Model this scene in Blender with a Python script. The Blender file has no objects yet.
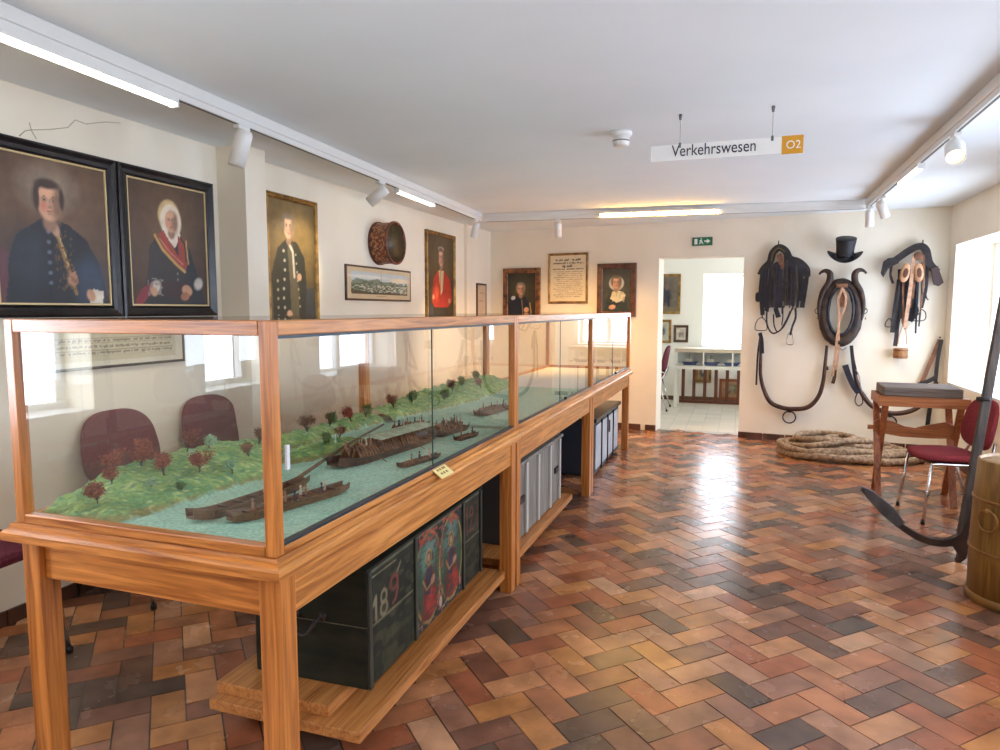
import bpy, math, random
import numpy as np
from mathutils import Vector, Matrix, noise as mnoise
random.seed(7)
PI = math.pi
C = bpy.context.scene.collection
sc = bpy.context.scene

# ------------------------------------------------------------------ helpers
def lin(c):
    return tuple(((v/255)/12.92 if v/255 <= .04045 else ((v/255+.055)/1.055)**2.4) for v in c)
MATS = {}
def nodes(name):
    m = bpy.data.materials.new(name); m.use_nodes = True
    nt = m.node_tree; b = nt.nodes['Principled BSDF']; MATS[name] = m
    return m, nt, b
def N(nt, t, **k):
    n = nt.nodes.new(t)
    for a, v in k.items():
        if a.startswith('i_'): n.inputs[a[2:].replace('_', ' ')].default_value = v
        else: setattr(n, a, v)
    return n
def M(name, c1, rough=.5, metal=0, c2=None, scale=6., stretch=None, bump=0., detail=4, spec=.5, lo=.35, hi=.65, coat=0):
    """plain or mottled surface"""
    if name in MATS: return MATS[name]
    m, nt, b = nodes(name)
    b.inputs['Roughness'].default_value = rough; b.inputs['Metallic'].default_value = metal
    b.inputs['Specular IOR Level'].default_value = spec
    b.inputs['Coat Weight'].default_value = coat
    b.inputs['Base Color'].default_value = lin(c1)+(1,)
    if c2 or bump:
        tc = N(nt, 'ShaderNodeTexCoord'); mp = N(nt, 'ShaderNodeMapping')
        mp.inputs['Scale'].default_value = stretch or (1, 1, 1)
        no = N(nt, 'ShaderNodeTexNoise'); no.inputs['Scale'].default_value = scale; no.inputs['Detail'].default_value = detail
        nt.links.new(tc.outputs['Object'], mp.inputs[0]); nt.links.new(mp.outputs[0], no.inputs['Vector'])
        if c2:
            r = N(nt, 'ShaderNodeValToRGB'); r.color_ramp.elements[0].position = lo; r.color_ramp.elements[1].position = hi
            r.color_ramp.elements[0].color = lin(c1)+(1,); r.color_ramp.elements[1].color = lin(c2)+(1,)
            nt.links.new(no.outputs['Fac'], r.inputs[0]); nt.links.new(r.outputs[0], b.inputs['Base Color'])
        if bump:
            bp = N(nt, 'ShaderNodeBump'); bp.inputs['Strength'].default_value = bump; bp.inputs['Distance'].default_value = .01
            nt.links.new(no.outputs['Fac'], bp.inputs['Height']); nt.links.new(bp.outputs[0], b.inputs['Normal'])
    return m
def wood(name, c1, c2, axis='X', rough=.4, scale=1., c3=None):
    if name in MATS: return MATS[name]
    m, nt, b = nodes(name)
    tc = N(nt, 'ShaderNodeTexCoord'); mp = N(nt, 'ShaderNodeMapping')
    s = {'X': (1.3, 27, 27), 'Y': (27, 1.3, 27), 'Z': (27, 27, 1.3)}[axis]
    mp.inputs['Scale'].default_value = tuple(v*scale for v in s)
    no = N(nt, 'ShaderNodeTexNoise'); no.inputs['Scale'].default_value = 1.6; no.inputs['Detail'].default_value = 6; no.inputs['Distortion'].default_value = 1.2
    n2 = N(nt, 'ShaderNodeTexNoise'); n2.inputs['Scale'].default_value = 7; n2.inputs['Detail'].default_value = 3
    r = N(nt, 'ShaderNodeValToRGB'); e = r.color_ramp.elements
    e[0].position = .30; e[1].position = .68; e[0].color = lin(c1)+(1,); e[1].color = lin(c2)+(1,)
    mid = e.new(.5); mid.color = lin(c3 or tuple((a*.35+b_*.65) for a, b_ in zip(c1, c2)))+(1,)
    mx = N(nt, 'ShaderNodeMixRGB', blend_type='MULTIPLY'); mx.inputs[0].default_value = .35
    nt.links.new(tc.outputs['Object'], mp.inputs[0]); nt.links.new(mp.outputs[0], no.inputs['Vector']); nt.links.new(mp.outputs[0], n2.inputs['Vector'])
    nt.links.new(no.outputs['Fac'], r.inputs[0]); nt.links.new(r.outputs[0], mx.inputs[1]); nt.links.new(n2.outputs['Fac'], mx.inputs[2])
    nt.links.new(mx.outputs[0], b.inputs['Base Color'])
    b.inputs['Roughness'].default_value = rough
    bp = N(nt, 'ShaderNodeBump'); bp.inputs['Strength'].default_value = .15; bp.inputs['Distance'].default_value = .004
    nt.links.new(n2.outputs['Fac'], bp.inputs['Height']); nt.links.new(bp.outputs[0], b.inputs['Normal'])
    return m
def vcol(name, rough=.5, bump=0., bscale=60., spec=.5, mottled=0., mscale=30.):
    if name in MATS: return MATS[name]
    m, nt, b = nodes(name)
    a = N(nt, 'ShaderNodeVertexColor'); a.layer_name = 'Col'
    b.inputs['Roughness'].default_value = rough; b.inputs['Specular IOR Level'].default_value = spec
    src = a.outputs[0]
    tc = N(nt, 'ShaderNodeTexCoord')
    if mottled:
        no = N(nt, 'ShaderNodeTexNoise'); no.inputs['Scale'].default_value = mscale; no.inputs['Detail'].default_value = 5
        nt.links.new(tc.outputs['Object'], no.inputs['Vector'])
        mr = N(nt, 'ShaderNodeMapRange'); mr.inputs['From Min'].default_value = .3; mr.inputs['From Max'].default_value = .7
        mr.inputs['To Min'].default_value = 1-mottled; mr.inputs['To Max'].default_value = 1+mottled
        mx = N(nt, 'ShaderNodeVectorMath', operation='SCALE')
        nt.links.new(no.outputs['Fac'], mr.inputs[0]); nt.links.new(src, mx.inputs[0]); nt.links.new(mr.outputs[0], mx.inputs['Scale'])
        src = mx.outputs[0]
    nt.links.new(src, b.inputs['Base Color'])
    if bump:
        n2 = N(nt, 'ShaderNodeTexNoise'); n2.inputs['Scale'].default_value = bscale; n2.inputs['Detail'].default_value = 4
        nt.links.new(tc.outputs['Object'], n2.inputs['Vector'])
        bp = N(nt, 'ShaderNodeBump'); bp.inputs['Strength'].default_value = bump; bp.inputs['Distance'].default_value = .005
        nt.links.new(n2.outputs['Fac'], bp.inputs['Height']); nt.links.new(bp.outputs[0], b.inputs['Normal'])
    return m
def emis(name, c, s):
    m, nt, b = nodes(name)
    b.inputs['Base Color'].default_value = lin(c)+(1,); b.inputs['Emission Color'].default_value = lin(c)+(1,); b.inputs['Emission Strength'].default_value = s
    return m
def glass(name, ior=1.55, tint=(1, 1, 1), rough=0.0):
    m = bpy.data.materials.new(name); m.use_nodes = True; nt = m.node_tree; nt.nodes.clear(); MATS[name] = m
    o = N(nt, 'ShaderNodeOutputMaterial'); t = N(nt, 'ShaderNodeBsdfTransparent'); g = N(nt, 'ShaderNodeBsdfGlossy'); mx = N(nt, 'ShaderNodeMixShader')
    t.inputs[0].default_value = tint+(1,); g.inputs['Roughness'].default_value = rough
    fr = N(nt, 'ShaderNodeFresnel'); ge = N(nt, 'ShaderNodeNewGeometry'); mi = N(nt, 'ShaderNodeMix'); mi.data_type = 'FLOAT'
    mi.inputs[2].default_value = ior; mi.inputs[3].default_value = 1/ior      # same reflectance seen from either side of the sheet
    nt.links.new(ge.outputs['Backfacing'], mi.inputs[0]); nt.links.new(mi.outputs[0], fr.inputs['IOR'])
    nt.links.new(fr.outputs[0], mx.inputs[0]); nt.links.new(t.outputs[0], mx.inputs[1]); nt.links.new(g.outputs[0], mx.inputs[2]); nt.links.new(mx.outputs[0], o.inputs[0])
    return m

class MB:
    def __init__(s): s.v = []; s.f = []; s.c = []; s.sm = []; s.col = (1, 1, 1)
    def add(s, vs, fs, smooth=False):
        o = len(s.v); s.v += [tuple(v) for v in vs]
        for f in fs: s.f.append(tuple(i+o for i in f)); s.sm.append(smooth); s.c.append(s.col)
        return s
    def box(s, x0, x1, y0, y1, z0, z1, mat=None):
        vs = [Vector(p) for p in ((x0,y0,z0),(x1,y0,z0),(x1,y1,z0),(x0,y1,z0),(x0,y0,z1),(x1,y0,z1),(x1,y1,z1),(x0,y1,z1))]
        if mat is not None: vs = [mat @ v for v in vs]
        return s.add(vs, [(3,2,1,0),(4,5,6,7),(0,1,5,4),(1,2,6,5),(2,3,7,6),(3,0,4,7)])
    def beam(s, p, q, w, h=None, up=(0, 0, 1)):
        """rectangular bar between two points"""
        h = h or w; p = Vector(p); q = Vector(q); d = (q-p).normalized(); u = Vector(up)
        if abs(d.dot(u)) > .97: u = Vector((0, 1, 0))
        r = d.cross(u).normalized(); u = r.cross(d)
        vs = [a+r*(sx*w/2)+u*(sz*h/2) for a in (p, q) for sx, sz in ((-1,-1),(1,-1),(1,1),(-1,1))]
        return s.add(vs, [(3,2,1,0),(4,5,6,7),(0,1,5,4),(1,2,6,5),(2,3,7,6),(3,0,4,7)])
    def tube(s, pts, r, n=8, closed=False, flat=None, up=None, cap=True, twist=0):
        """r: radius or list; flat=(w,h): rectangular strap section"""
        P = [Vector(p) for p in pts]; k = len(P); rs = r if isinstance(r, (list, tuple)) else [r]*k
        if closed: T = [(P[(i+1) % k]-P[i-1]).normalized() for i in range(k)]
        else: T = [(P[min(i+1, k-1)]-P[max(i-1, 0)]).normalized() for i in range(k)]
        u = Vector(up) if up else (Vector((0, 0, 1)) if abs(T[0].z) < .9 else Vector((0, 1, 0)))
        vs = []
        for i in range(k):
            if up: u = Vector(up)
            w = T[i].cross(u)
            if w.length < 1e-4: w = T[i].cross(Vector((1, .1, 0)))
            w.normalize(); u = w.cross(T[i]).normalized()
            if flat: sec = [(-flat[0]/2,-flat[1]/2),(flat[0]/2,-flat[1]/2),(flat[0]/2,flat[1]/2),(-flat[0]/2,flat[1]/2)]
            else: sec = [(rs[i]*math.cos(2*PI*j/n+twist*i), rs[i]*math.sin(2*PI*j/n+twist*i)) for j in range(n)]
            if flat and isinstance(r, (list, tuple)): sec = [(a*rs[i], b*rs[i]) for a, b in sec]
            vs += [P[i]+w*a+u*b for a, b in sec]
        m = 4 if flat else n; fs = []
        for i in range(k if closed else k-1):
            j = (i+1) % k
            for q in range(m): fs.append((i*m+q, i*m+(q+1) % m, j*m+(q+1) % m, j*m+q))
        if not closed and cap: fs += [tuple(range(m))[::-1], tuple((k-1)*m+q for q in range(m))]
        return s.add(vs, fs, not flat)
    def lathe(s, prof, n=24, c=(0, 0, 0), axis='Z', sx=1, sy=1, smooth=True):
        vs = []
        for r, z in prof:
            for j in range(n):
                a = 2*PI*j/n; x, y = r*math.cos(a)*sx, r*math.sin(a)*sy
                vs.append({'Z': (c[0]+x, c[1]+y, c[2]+z), 'Y': (c[0]+x, c[1]+z, c[2]+y), 'X': (c[0]+z, c[1]+x, c[2]+y)}[axis])
        fs = []
        for i in range(len(prof)-1):
            for j in range(n): fs.append((i*n+j, i*n+(j+1) % n, (i+1)*n+(j+1) % n, (i+1)*n+j))
        if prof[0][0] > 1e-5: fs.append(tuple(range(n))[::-1])
        if prof[-1][0] > 1e-5: fs.append(tuple((len(prof)-1)*n+j for j in range(n)))
        return s.add(vs, fs, smooth)
    def ball(s, c, r, n=10, sq=(1, 1, 1)):
        prof = [(math.sin(PI*i/n)*1.0, -math.cos(PI*i/n)) for i in range(n+1)]
        vs = []; k = n+2
        for a, z in prof:
            for j in range(k): vs.append((c[0]+r*sq[0]*a*math.cos(2*PI*j/k), c[1]+r*sq[1]*a*math.sin(2*PI*j/k), c[2]+r*sq[2]*z))
        fs = [(i*k+j, i*k+(j+1) % k, (i+1)*k+(j+1) % k, (i+1)*k+j) for i in range(n) for j in range(k)]
        return s.add(vs, fs, True)
    def prism(s, poly, y0, y1, plane='XZ'):
        k = len(poly)
        f = {'XZ': lambda a, b, t: (a, t, b), 'XY': lambda a, b, t: (a, b, t), 'YZ': lambda a, b, t: (t, a, b)}[plane]
        vs = [f(a, b, y0) for a, b in poly]+[f(a, b, y1) for a, b in poly]
        fs = [tuple(range(k)), tuple(range(2*k-1, k-1, -1))]+[(i, i+k, (i+1) % k+k, (i+1) % k) for i in range(k)]
        return s.add(vs, fs)
    def slab(s, a, b, t, p=4., plane='XY', c=(0, 0, 0), bend=0., n=40, edge=.5, taper=0.):
        """cushion: super-elliptic outline with rounded rim"""
        prof = [(.0, -.5), (.6, -.5), (.9, -.46), (.97, -.34), (1, 0), (.97, .34), (.9, .46), (.6, .52), (0, .54)]
        vs = []
        for sc_, h in prof:
            for j in range(n):
                w = 2*PI*j/n; cx, cy = math.cos(w), math.sin(w)
                x = a*sc_*math.copysign(abs(cx)**(2/p), cx); y = b*sc_*math.copysign(abs(cy)**(2/p), cy)
                x *= 1-taper*(y/b)
                z = h*t+bend*(x/a)**2
                vs.append({'XY': (c[0]+x, c[1]+y, c[2]+z), 'XZ': (c[0]+x, c[1]+z, c[2]+y)}[plane])
        fs = [(i*n+j, i*n+(j+1) % n, (i+1)*n+(j+1) % n, (i+1)*n+j) for i in range(len(prof)-1) for j in range(n)]
        return s.add(vs, fs, True)
    def frame(s, w, h, prof, z0=0.):
        """picture frame, outer size w x h in XZ, profile list of (inset, depth)"""
        k = len(prof); vs = []
        for sx, sz in ((-1, 0), (1, 0), (1, 1), (-1, 1)):
            for i, d in prof:
                vs.append((sx*(w/2-i), -d, z0+(h-i if sz else i)))
        fs = []
        for c in range(4):
            for i in range(k-1):
                a = c*k; b = ((c+1) % 4)*k
                fs.append((a+i, b+i, b+i+1, a+i+1))
        return s.add(vs, fs)
    def build(s, name, mat, parent=None, bevel=0., subd=0, loc=None, rotz=None):
        me = bpy.data.meshes.new(name); me.from_pydata(s.v, [], s.f)
        me.polygons.foreach_set('use_smooth', s.sm)
        if any(c != (1, 1, 1) for c in s.c):
            at = me.color_attributes.new('Col', 'FLOAT_COLOR', 'CORNER'); arr = []
            for f, c in zip(s.f, s.c): arr += list(tuple(c)+(1,))*len(f)
            at.data.foreach_set('color', arr)
        me.materials.append(mat); me.validate(); me.update()
        import bmesh
        bm = bmesh.new(); bm.from_mesh(me); bmesh.ops.recalc_face_normals(bm, faces=bm.faces) if name not in ('glass_pane',) else None
        bm.to_mesh(me); bm.free()
        o = bpy.data.objects.new(name, me); C.objects.link(o)
        if parent: o.parent = parent
        if loc: o.location = loc
        if rotz is not None: o.rotation_euler = (0, 0, rotz)
        if bevel:
            b = o.modifiers.new('bevel', 'BEVEL'); b.width = bevel; b.segments = 2; b.limit_method = 'ANGLE'; b.angle_limit = .6
        if subd:
            b = o.modifiers.new('sub', 'SUBSURF'); b.levels = subd; b.render_levels = subd
        return o
def smooth_path(pts, k=6, closed=False):
    P = [Vector(p) for p in pts]; n = len(P); out = []
    rng = range(n) if closed else range(n-1)
    for i in rng:
        p0 = P[(i-1) % n] if closed or i > 0 else P[0]; p1 = P[i]; p2 = P[(i+1) % n]; p3 = P[(i+2) % n] if closed or i+2 < n else P[-1]
        for j in range(k):
            t = j/k
            out.append(.5*((2*p1)+(-p0+p2)*t+(2*p0-5*p1+4*p2-p3)*t*t+(-p0+3*p1-3*p2+p3)*t**3))
    if not closed: out.append(P[-1])
    return out
def tag(o, label=None, cat=None, group=None, kind=None):
    for k, v in (('label', label), ('category', cat), ('group', group), ('kind', kind)):
        if v: o[k] = v
    return o
def thing(name, label, cat, loc=(0, 0, 0), rotz=0, group=None):
    o = bpy.data.objects.new(name, None); C.objects.link(o); o.location = loc; o.rotation_euler = (0, 0, rotz); o.empty_display_size = .05
    return tag(o, label, cat, group)
def struct(name, mb, mat, **k):
    return tag(mb.build(name, mat, **k), kind='structure')
def dup(root, loc, rotz, label=None, group=None):
    r = root.copy(); C.objects.link(r); r.location = loc; r.rotation_euler = (0, 0, rotz)
    if label: r['label'] = label
    if group: r['group'] = group
    for ch in list(root.children):
        c = ch.copy(); C.objects.link(c); c.parent = r
        for g in ch.children:
            d = g.copy(); C.objects.link(d); d.parent = c
    return r
def text_mesh(txt, size, mat, parent, loc, rot=(PI/2, 0, 0), name='lettering', extrude=.0008, sx=1., align='LEFT'):
    cu = bpy.data.curves.new(name, 'FONT'); cu.body = txt; cu.size = size; cu.extrude = extrude; cu.align_x = align
    t = bpy.data.objects.new(name+'_tmp', cu); C.objects.link(t)
    dg = bpy.context.evaluated_depsgraph_get(); me = bpy.data.meshes.new_from_object(t.evaluated_get(dg))
    bpy.data.objects.remove(t); o = bpy.data.objects.new(name, me); C.objects.link(o); me.materials.clear(); me.materials.append(mat)
    o.parent = parent; o.location = loc; o.rotation_euler = rot; o.scale = (sx, 1, 1)
    return o

# ------------------------------------------------------------------ measured room (metres)
XL, XR, HC = -3.264, 2.03, 2.5615
YL, YR = 8.902, 8.2586
AF = math.atan2(YR-YL, XR-XL)            # the far wall stands slightly askew
def yfar(x): return YL+(x-XL)*(YR-YL)/(XR-XL)
TH = .26                                 # thickness of the far wall
YB = -2.6                                # rear wall
YA = 11.78                               # end wall of the next room

# ------------------------------------------------------------------ camera
cam = bpy.data.cameras.new('camera'); co = bpy.data.objects.new('camera', cam); C.objects.link(co)
cam.sensor_width = 36; cam.lens = 684.75*36/1000; cam.clip_start = .05
fw = Vector((-0.32688937, 0.94036162, -0.09414544)); rt = Vector((.944545663, .328379904, .00036)); up = Vector((-.03125425, .0888069, .99555839))
m = Matrix((rt, up, -fw)).transposed().to_4x4(); m.translation = (0, 0, 1.5); co.matrix_world = m
sc.camera = co

# ------------------------------------------------------------------ materials
plaster = M('plaster', (248, 240, 222), .9, c2=(240, 231, 211), scale=1.3, bump=.08, spec=.2)
ceilm = M('ceiling_plaster', (241, 247, 248), .95, c2=(234, 241, 243), scale=.9, spec=.1)
annexw = M('annex_plaster', (244, 240, 228), .9, spec=.2)
white = M('white_lacquer', (238, 238, 234), .4)
whitem = M('white_metal', (226, 226, 222), .35, metal=0)
pineX = wood('pine_x', (150, 80, 26), (232, 150, 72), 'X', .3); pineY = wood('pine_y', (160, 92, 34), (236, 162, 86), 'Y', .3); pineZ = wood('pine_z', (150, 80, 26), (228, 146, 70), 'Z', .3)
dkpineZ = wood('dark_pine_z', (120, 60, 28), (190, 110, 56), 'Z')
shelfwood = wood('shelf_wood', (160, 92, 38), (220, 150, 84), 'Y')
chrome = M('chrome', (215, 215, 218), .12, 1.)
alu = M('aluminium', (120, 125, 128), .35, 1.)
steel = M('steel_wire', (150, 148, 142), .3, 1.)
iron = M('black_iron', (46, 44, 44), .5, .6, c2=(72, 66, 62), scale=9, bump=.2)
rusty = M('dark_rusty_iron', (60, 42, 34), .6, .3, c2=(92, 60, 44), scale=14, bump=.3)
black = M('black_plastic', (24, 24, 26), .45)
leather = M('black_leather', (24, 22, 26), .5, c2=(52, 46, 48), scale=22, bump=.3)
leather2 = M('blue_black_leather', (22, 24, 38), .5, c2=(42, 42, 54), scale=18, bump=.3)
leather3 = M('brown_leather', (98, 60, 40), .5, c2=(140, 92, 62), scale=18, bump=.3)
tan = M('tan_strap', (176, 134, 104), .7, c2=(206, 168, 138), scale=25, bump=.2)
greyfelt = M('grey_felt', (92, 84, 84), .9, c2=(116, 108, 106), scale=16, bump=.3)
redfab = M('wine_fabric', (126, 46, 52), .9, c2=(146, 58, 62), scale=90, bump=.3, spec=.2)
plumfab = M('plum_fabric', (92, 38, 50), .85, c2=(112, 52, 64), scale=90, bump=.3, spec=.2)
gl = glass('case_glass', 1.85, (.97, .985, .975)); wgl = glass('window_glass', 1.45)
# ------------------------------------------------------------------ setting
def brick_floor():
    w = .12; g = .0028; ca = math.sqrt(.5); A = Vector((ca, ca)); B = Vector((-ca, ca)); S = Vector((-.848, 2.21))
    cols = [(168,108,72),(154,90,60),(186,128,86),(132,84,62),(106,76,60),(90,70,58),(158,112,84),(174,116,68),(112,76,60),(142,98,76),(190,142,106)]
    wts = [14, 12, 9, 10, 8, 6, 8, 10, 9, 9, 3]
    mb = MB(); rng = random.Random(11)
    mb.col = lin((82, 66, 54)); mb.add([(XL-.1, YB-.1, -.0025), (XR+.45, YB-.1, -.0025), (XR+.45, yfar(XR)+TH, -.0025), (XL-.1, yfar(XL)+TH, -.0025)], [(0, 1, 2, 3)])
    R = 90
    for i in range(-R, R):
        for j in range(-R, R):
            k = (i-j) % 4
            if k == 0: a0, a1, b0, b1 = i, i+2, j, j+1
            elif k == 3: a0, a1, b0, b1 = i, i+1, j, j+2
            else: continue
            c = S+A*((a0+a1)/2*w)+B*((b0+b1)/2*w)
            if not (XL-.05 < c.x < XR+.4 and YB < c.y < yfar(c.x)+TH-.12): continue
            t1 = rng.uniform(-1, 1)*.0008; t2 = rng.uniform(-1, 1)*.0008
            base = rng.choices(cols, wts)[0]; f = rng.uniform(.86, 1.12); mb.col = tuple(v*f for v in lin(base))
            vs = []
            for a, b, s1, s2 in ((a0*w+g, b0*w+g, -1, -1), (a1*w-g, b0*w+g, 1, -1), (a1*w-g, b1*w-g, 1, 1), (a0*w+g, b1*w-g, -1, 1)):
                p = S+A*a+B*b; vs.append((p.x, p.y, s1*t1+s2*t2))
            vs += [(x, y, -.004) for x, y, z in vs]
            mb.add(vs, [(0, 1, 2, 3), (0, 4, 5, 1), (1, 5, 6, 2), (2, 6, 7, 3), (3, 7, 4, 0)])
    m = vcol('brick_tiles', .27, bump=.10, bscale=35, mottled=.30, mscale=7)
    nt = m.node_tree; b = nt.nodes['Principled BSDF']
    tc = N(nt, 'ShaderNodeTexCoord'); no = N(nt, 'ShaderNodeTexNoise'); no.inputs['Scale'].default_value = 5; no.inputs['Detail'].default_value = 4
    mr = N(nt, 'ShaderNodeMapRange'); mr.inputs['To Min'].default_value = .12; mr.inputs['To Max'].default_value = .38
    nt.links.new(tc.outputs['Object'], no.inputs['Vector']); nt.links.new(no.outputs['Fac'], mr.inputs[0]); nt.links.new(mr.outputs[0], b.inputs['Roughness'])
    struct('floor', mb, m)
brick_floor()

def wall(name, a0, a1, z1, t, openings, along, at, mat, **k):
    """wall slab with rectangular openings; along 'Y': runs in Y at x=at..at+t"""
    mb = MB()
    def bx(p, q, z0, z1_):
        if q-p < 1e-4 or z1_-z0 < 1e-4: return
        lo, hi = sorted((at, at+t))
        if along == 'Y': mb.box(lo, hi, p, q, z0, z1_)
        else: mb.box(p, q, lo, hi, z0, z1_)
    p = a0
    for u0, u1, w0, w1 in sorted(openings):
        bx(p, u0, 0, z1); bx(u0, u1, 0, w0); bx(u0, u1, w1, z1); p = u1
    bx(p, a1, 0, z1)
    return mb
RW = [(6.30, 8.05, .755, 2.155), (3.35, 5.05, .755, 2.155), (.5, 2.2, .755, 2.155)]
struct('wall_right', wall('', YB, YR+.5, HC, .42, RW, 'Y', XR, plaster), plaster)
LW = [(.12, .78, .95, 2.2), (-1.35, -.7, .95, 2.2)]
mb = wall('', YB, YL+.6, HC, -.3, LW, 'Y', XL, plaster)
mb.box(XL, -3.04, 3.73, 3.935, 0, HC)                    # chimney-like pier beside the black framed portraits
mb.box(XL, -3.225, 8.02, YL+.1, 0, HC)                   # shallow pier in the far corner
wl = struct('wall_left', mb, plaster)
mb = MB()
mb.tube([(-3.262, 2.415, 2.325), (-3.262, 2.446, 2.356), (-3.262, 2.476, 2.368), (-3.262, 2.575, 2.394), (-3.262, 2.672, 2.427), (-3.262, 2.717, 2.476), (-3.262, 2.78, 2.471), (-3.262, 2.896, 2.511), (-3.262, 2.993, 2.529)], .0022, 4)
mb.tube([(-3.262, 2.476, 2.368), (-3.262, 2.469, 2.401)], .002, 4); mb.tube([(-3.262, 2.476, 2.368), (-3.262, 2.50, 2.33)], .002, 4)
mb.build('wall_crack', M('crack', (196, 186, 166), .9), wl)
struct('wall_back', wall('', XL-.3, XR+.42, HC, -.2, [], 'X', YB, plaster), plaster)
DU0, DU1, DH = 2.341, 3.323, 2.13
struct('wall_far', wall('', -.35, 5.9, HC, TH, [(DU0, DU1, 0, DH)], 'X', 0, plaster), plaster, loc=(XL, YL, 0), rotz=AF)
mb = MB(); mb.box(XL-.3, XR+.42, YB-.2, yfar(XL)+TH+.05, HC, HC+.1)
struct('ceiling', mb, ceilm)
# brick skirting
skirt = M('skirting_tile', (112, 70, 52), .35, c2=(70, 48, 40), scale=5, stretch=(1, 1, .2), bump=.1)
mb = MB(); u = .0
while u < 5.33:
    u2 = min(u+.236, 5.33)
    if not (u2 > DU0-.01 and u < DU1+.01): mb.box(u, u2-.006, -.014, 0, 0, .072)
    u += .24
mb.box(DU0-.13, DU0-.0, -.014, 0, 0, .072); mb.box(DU1+.0, DU1+.09, -.014, 0, 0, .072)
struct('baseboard_far', mb, skirt, loc=(XL, YL, 0), rotz=AF)
mb = MB(); y = YB
while y < 7.9:
    if not 3.6 < y < 3.9: mb.box(XL, XL+.014, y, y+.234, 0, .072)
    y += .24
struct('baseboard_left', mb, skirt)
mb = MB(); y = YB
while y < 8.1: mb.box(XR-.014, XR, y, y+.234, 0, .072); y += .24
struct('baseboard_right', mb, skirt)
# windows (frame with bars, one sheet of glass each)
WN = [0]
def window(x, y0, y1, z0, z1, side, bars=1):
    WN[0] += 1; w = thing('window_%d' % WN[0], None, None, (x, (y0+y1)/2, z0)); w['kind'] = 'structure'
    h = z1-z0; W = y1-y0; f = MB(); t = .055
    f.box(-.03, .03, -W/2, W/2, 0, t); f.box(-.03, .03, -W/2, W/2, h-t, h); f.box(-.03, .03, -W/2, -W/2+t, t, h-t); f.box(-.03, .03, W/2-t, W/2, t, h-t)
    for i in range(bars): yy = -W/2+W*(i+1)/(bars+1); f.box(-.03, .03, yy-.04, yy+.04, t, h-t)
    f.box(-.012, .012, -W/2+t, W/2-t, h*.68, h*.68+.028)
    f.build('window_frame', white, w)
    p = MB(); p.add([(0, -W/2+t, t), (0, W/2-t, t), (0, W/2-t, h-t), (0, -W/2+t, h-t)], [(0, 1, 2, 3)]); p.build('glass_pane', wgl, w)
    s = MB(); s.box(-side*.36, -side*.03 if side > 0 else .03, -W/2-.0, W/2+.0, 0.0, .02) if side > 0 else s.box(.03, .24, -W/2, W/2, 0, .02)
    s.build('window_sill', white, w)
    return w
for y0, y1, z0, z1 in RW: window(XR+.36, y0, y1, z0, z1, 1)
for y0, y1, z0, z1 in LW: window(XL-.24, y0, y1, z0, z1, -1, 0)

# the next room, seen through the doorway
mb = MB(); mb.col = lin((190, 186, 176)); mb.add([(-3.4, yfar(-3.4)+TH-.12, -.002), (2.6, yfar(2.6)+TH-.12, -.002), (2.6, YA, -.002), (-3.4, YA, -.002)], [(0, 1, 2, 3)])
rng = random.Random(3)
for i in range(26):
    for j in range(22):
        x = -3.2+i*.2; y = 8.4+j*.2
        if y < yfar(x)+TH-.10 or y > YA-.1: continue
        f = rng.uniform(.9, 1.06); mb.col = tuple(v*f for v in lin((222, 214, 198))); mb.add([(x+.004, y+.004, .0), (x+.196, y+.004, .0), (x+.196, y+.196, .0), (x+.004, y+.196, .0)], [(0, 1, 2, 3)])
struct('floor.001', mb, vcol('annex_floor', .35))
AW = (-.56, .42, .905, 2.09)
struct('wall_annex_end', wall('', -3.4, 2.6, HC, .3, [AW], 'X', YA, annexw), annexw)
struct('wall_annex_left', wall('', 9.1, YA, HC, -.2, [], 'Y', -2.6, annexw), annexw)
struct('wall_annex_right', wall('', 8.3, YA, HC, .2, [(9.4, 11.2, .9, 2.2)], 'Y', 2.3, annexw), annexw)  # opening for the unseen side window added to light this room
mb = MB(); mb.box(-2.9, 2.6, 8.38, YA+.3, HC+.12, HC+.2); struct('ceiling.001', mb, ceilm)
mb = MB(); mb.box(-2.6, 2.3, YA-.02, YA, 0, .07); struct('trim_1', mb, M('annex_base', (110, 78, 60), .5))
w = window(XR, 0, .98, 0, 1.185, 1, 1); w.location = (-.07, YA+.22, .905); w.rotation_euler = (0, 0, PI/2)
window(2.42, 9.4, 11.2, .9, 2.2, 1)  # unseen side window, added to let light into the next room

# ------------------------------------------------------------------ light
wd = bpy.data.worlds.new('sky'); sc.world = wd; wd.use_nodes = True
bg = wd.node_tree.nodes['Background']; bg.inputs[0].default_value = lin((226, 238, 255))+(1,); bg.inputs[1].default_value = 2.6
def area(name, loc, rot, sx, sy, power, col=(255, 255, 255)):
    l = bpy.data.lights.new(name, 'AREA'); l.shape = 'RECTANGLE'; l.size = sx; l.size_y = sy; l.energy = power; l.color = lin(col)
    o = bpy.data.objects.new(name, l); C.objects.link(o); o.location = loc; o.rotation_euler = rot; return o
for y0, y1, z0, z1 in RW: area('daylight', (XR+.55, (y0+y1)/2, (z0+z1)/2), (0, PI/2, 0), z1-z0+.3, y1-y0+.3, 88, (212, 227, 255))
for y0, y1, z0, z1 in LW: area('daylight', (XL-.42, (y0+y1)/2, (z0+z1)/2), (0, -PI/2, 0), z1-z0+.2, y1-y0+.2, 105, (228, 238, 255))
area('daylight', (-.07, YA+.5, 1.5), (-PI/2, 0, 0), 1.3, 1.5, 70, (236, 243, 255))
area('daylight', (2.75, 10.3, 1.55), (0, PI/2, 0), 1.5, 2.0, 62, (240, 244, 255))  # added light outside the unseen side window, brightens the next room
sc.view_settings.view_transform = 'Standard'; sc.view_settings.exposure = 0.2
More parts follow.
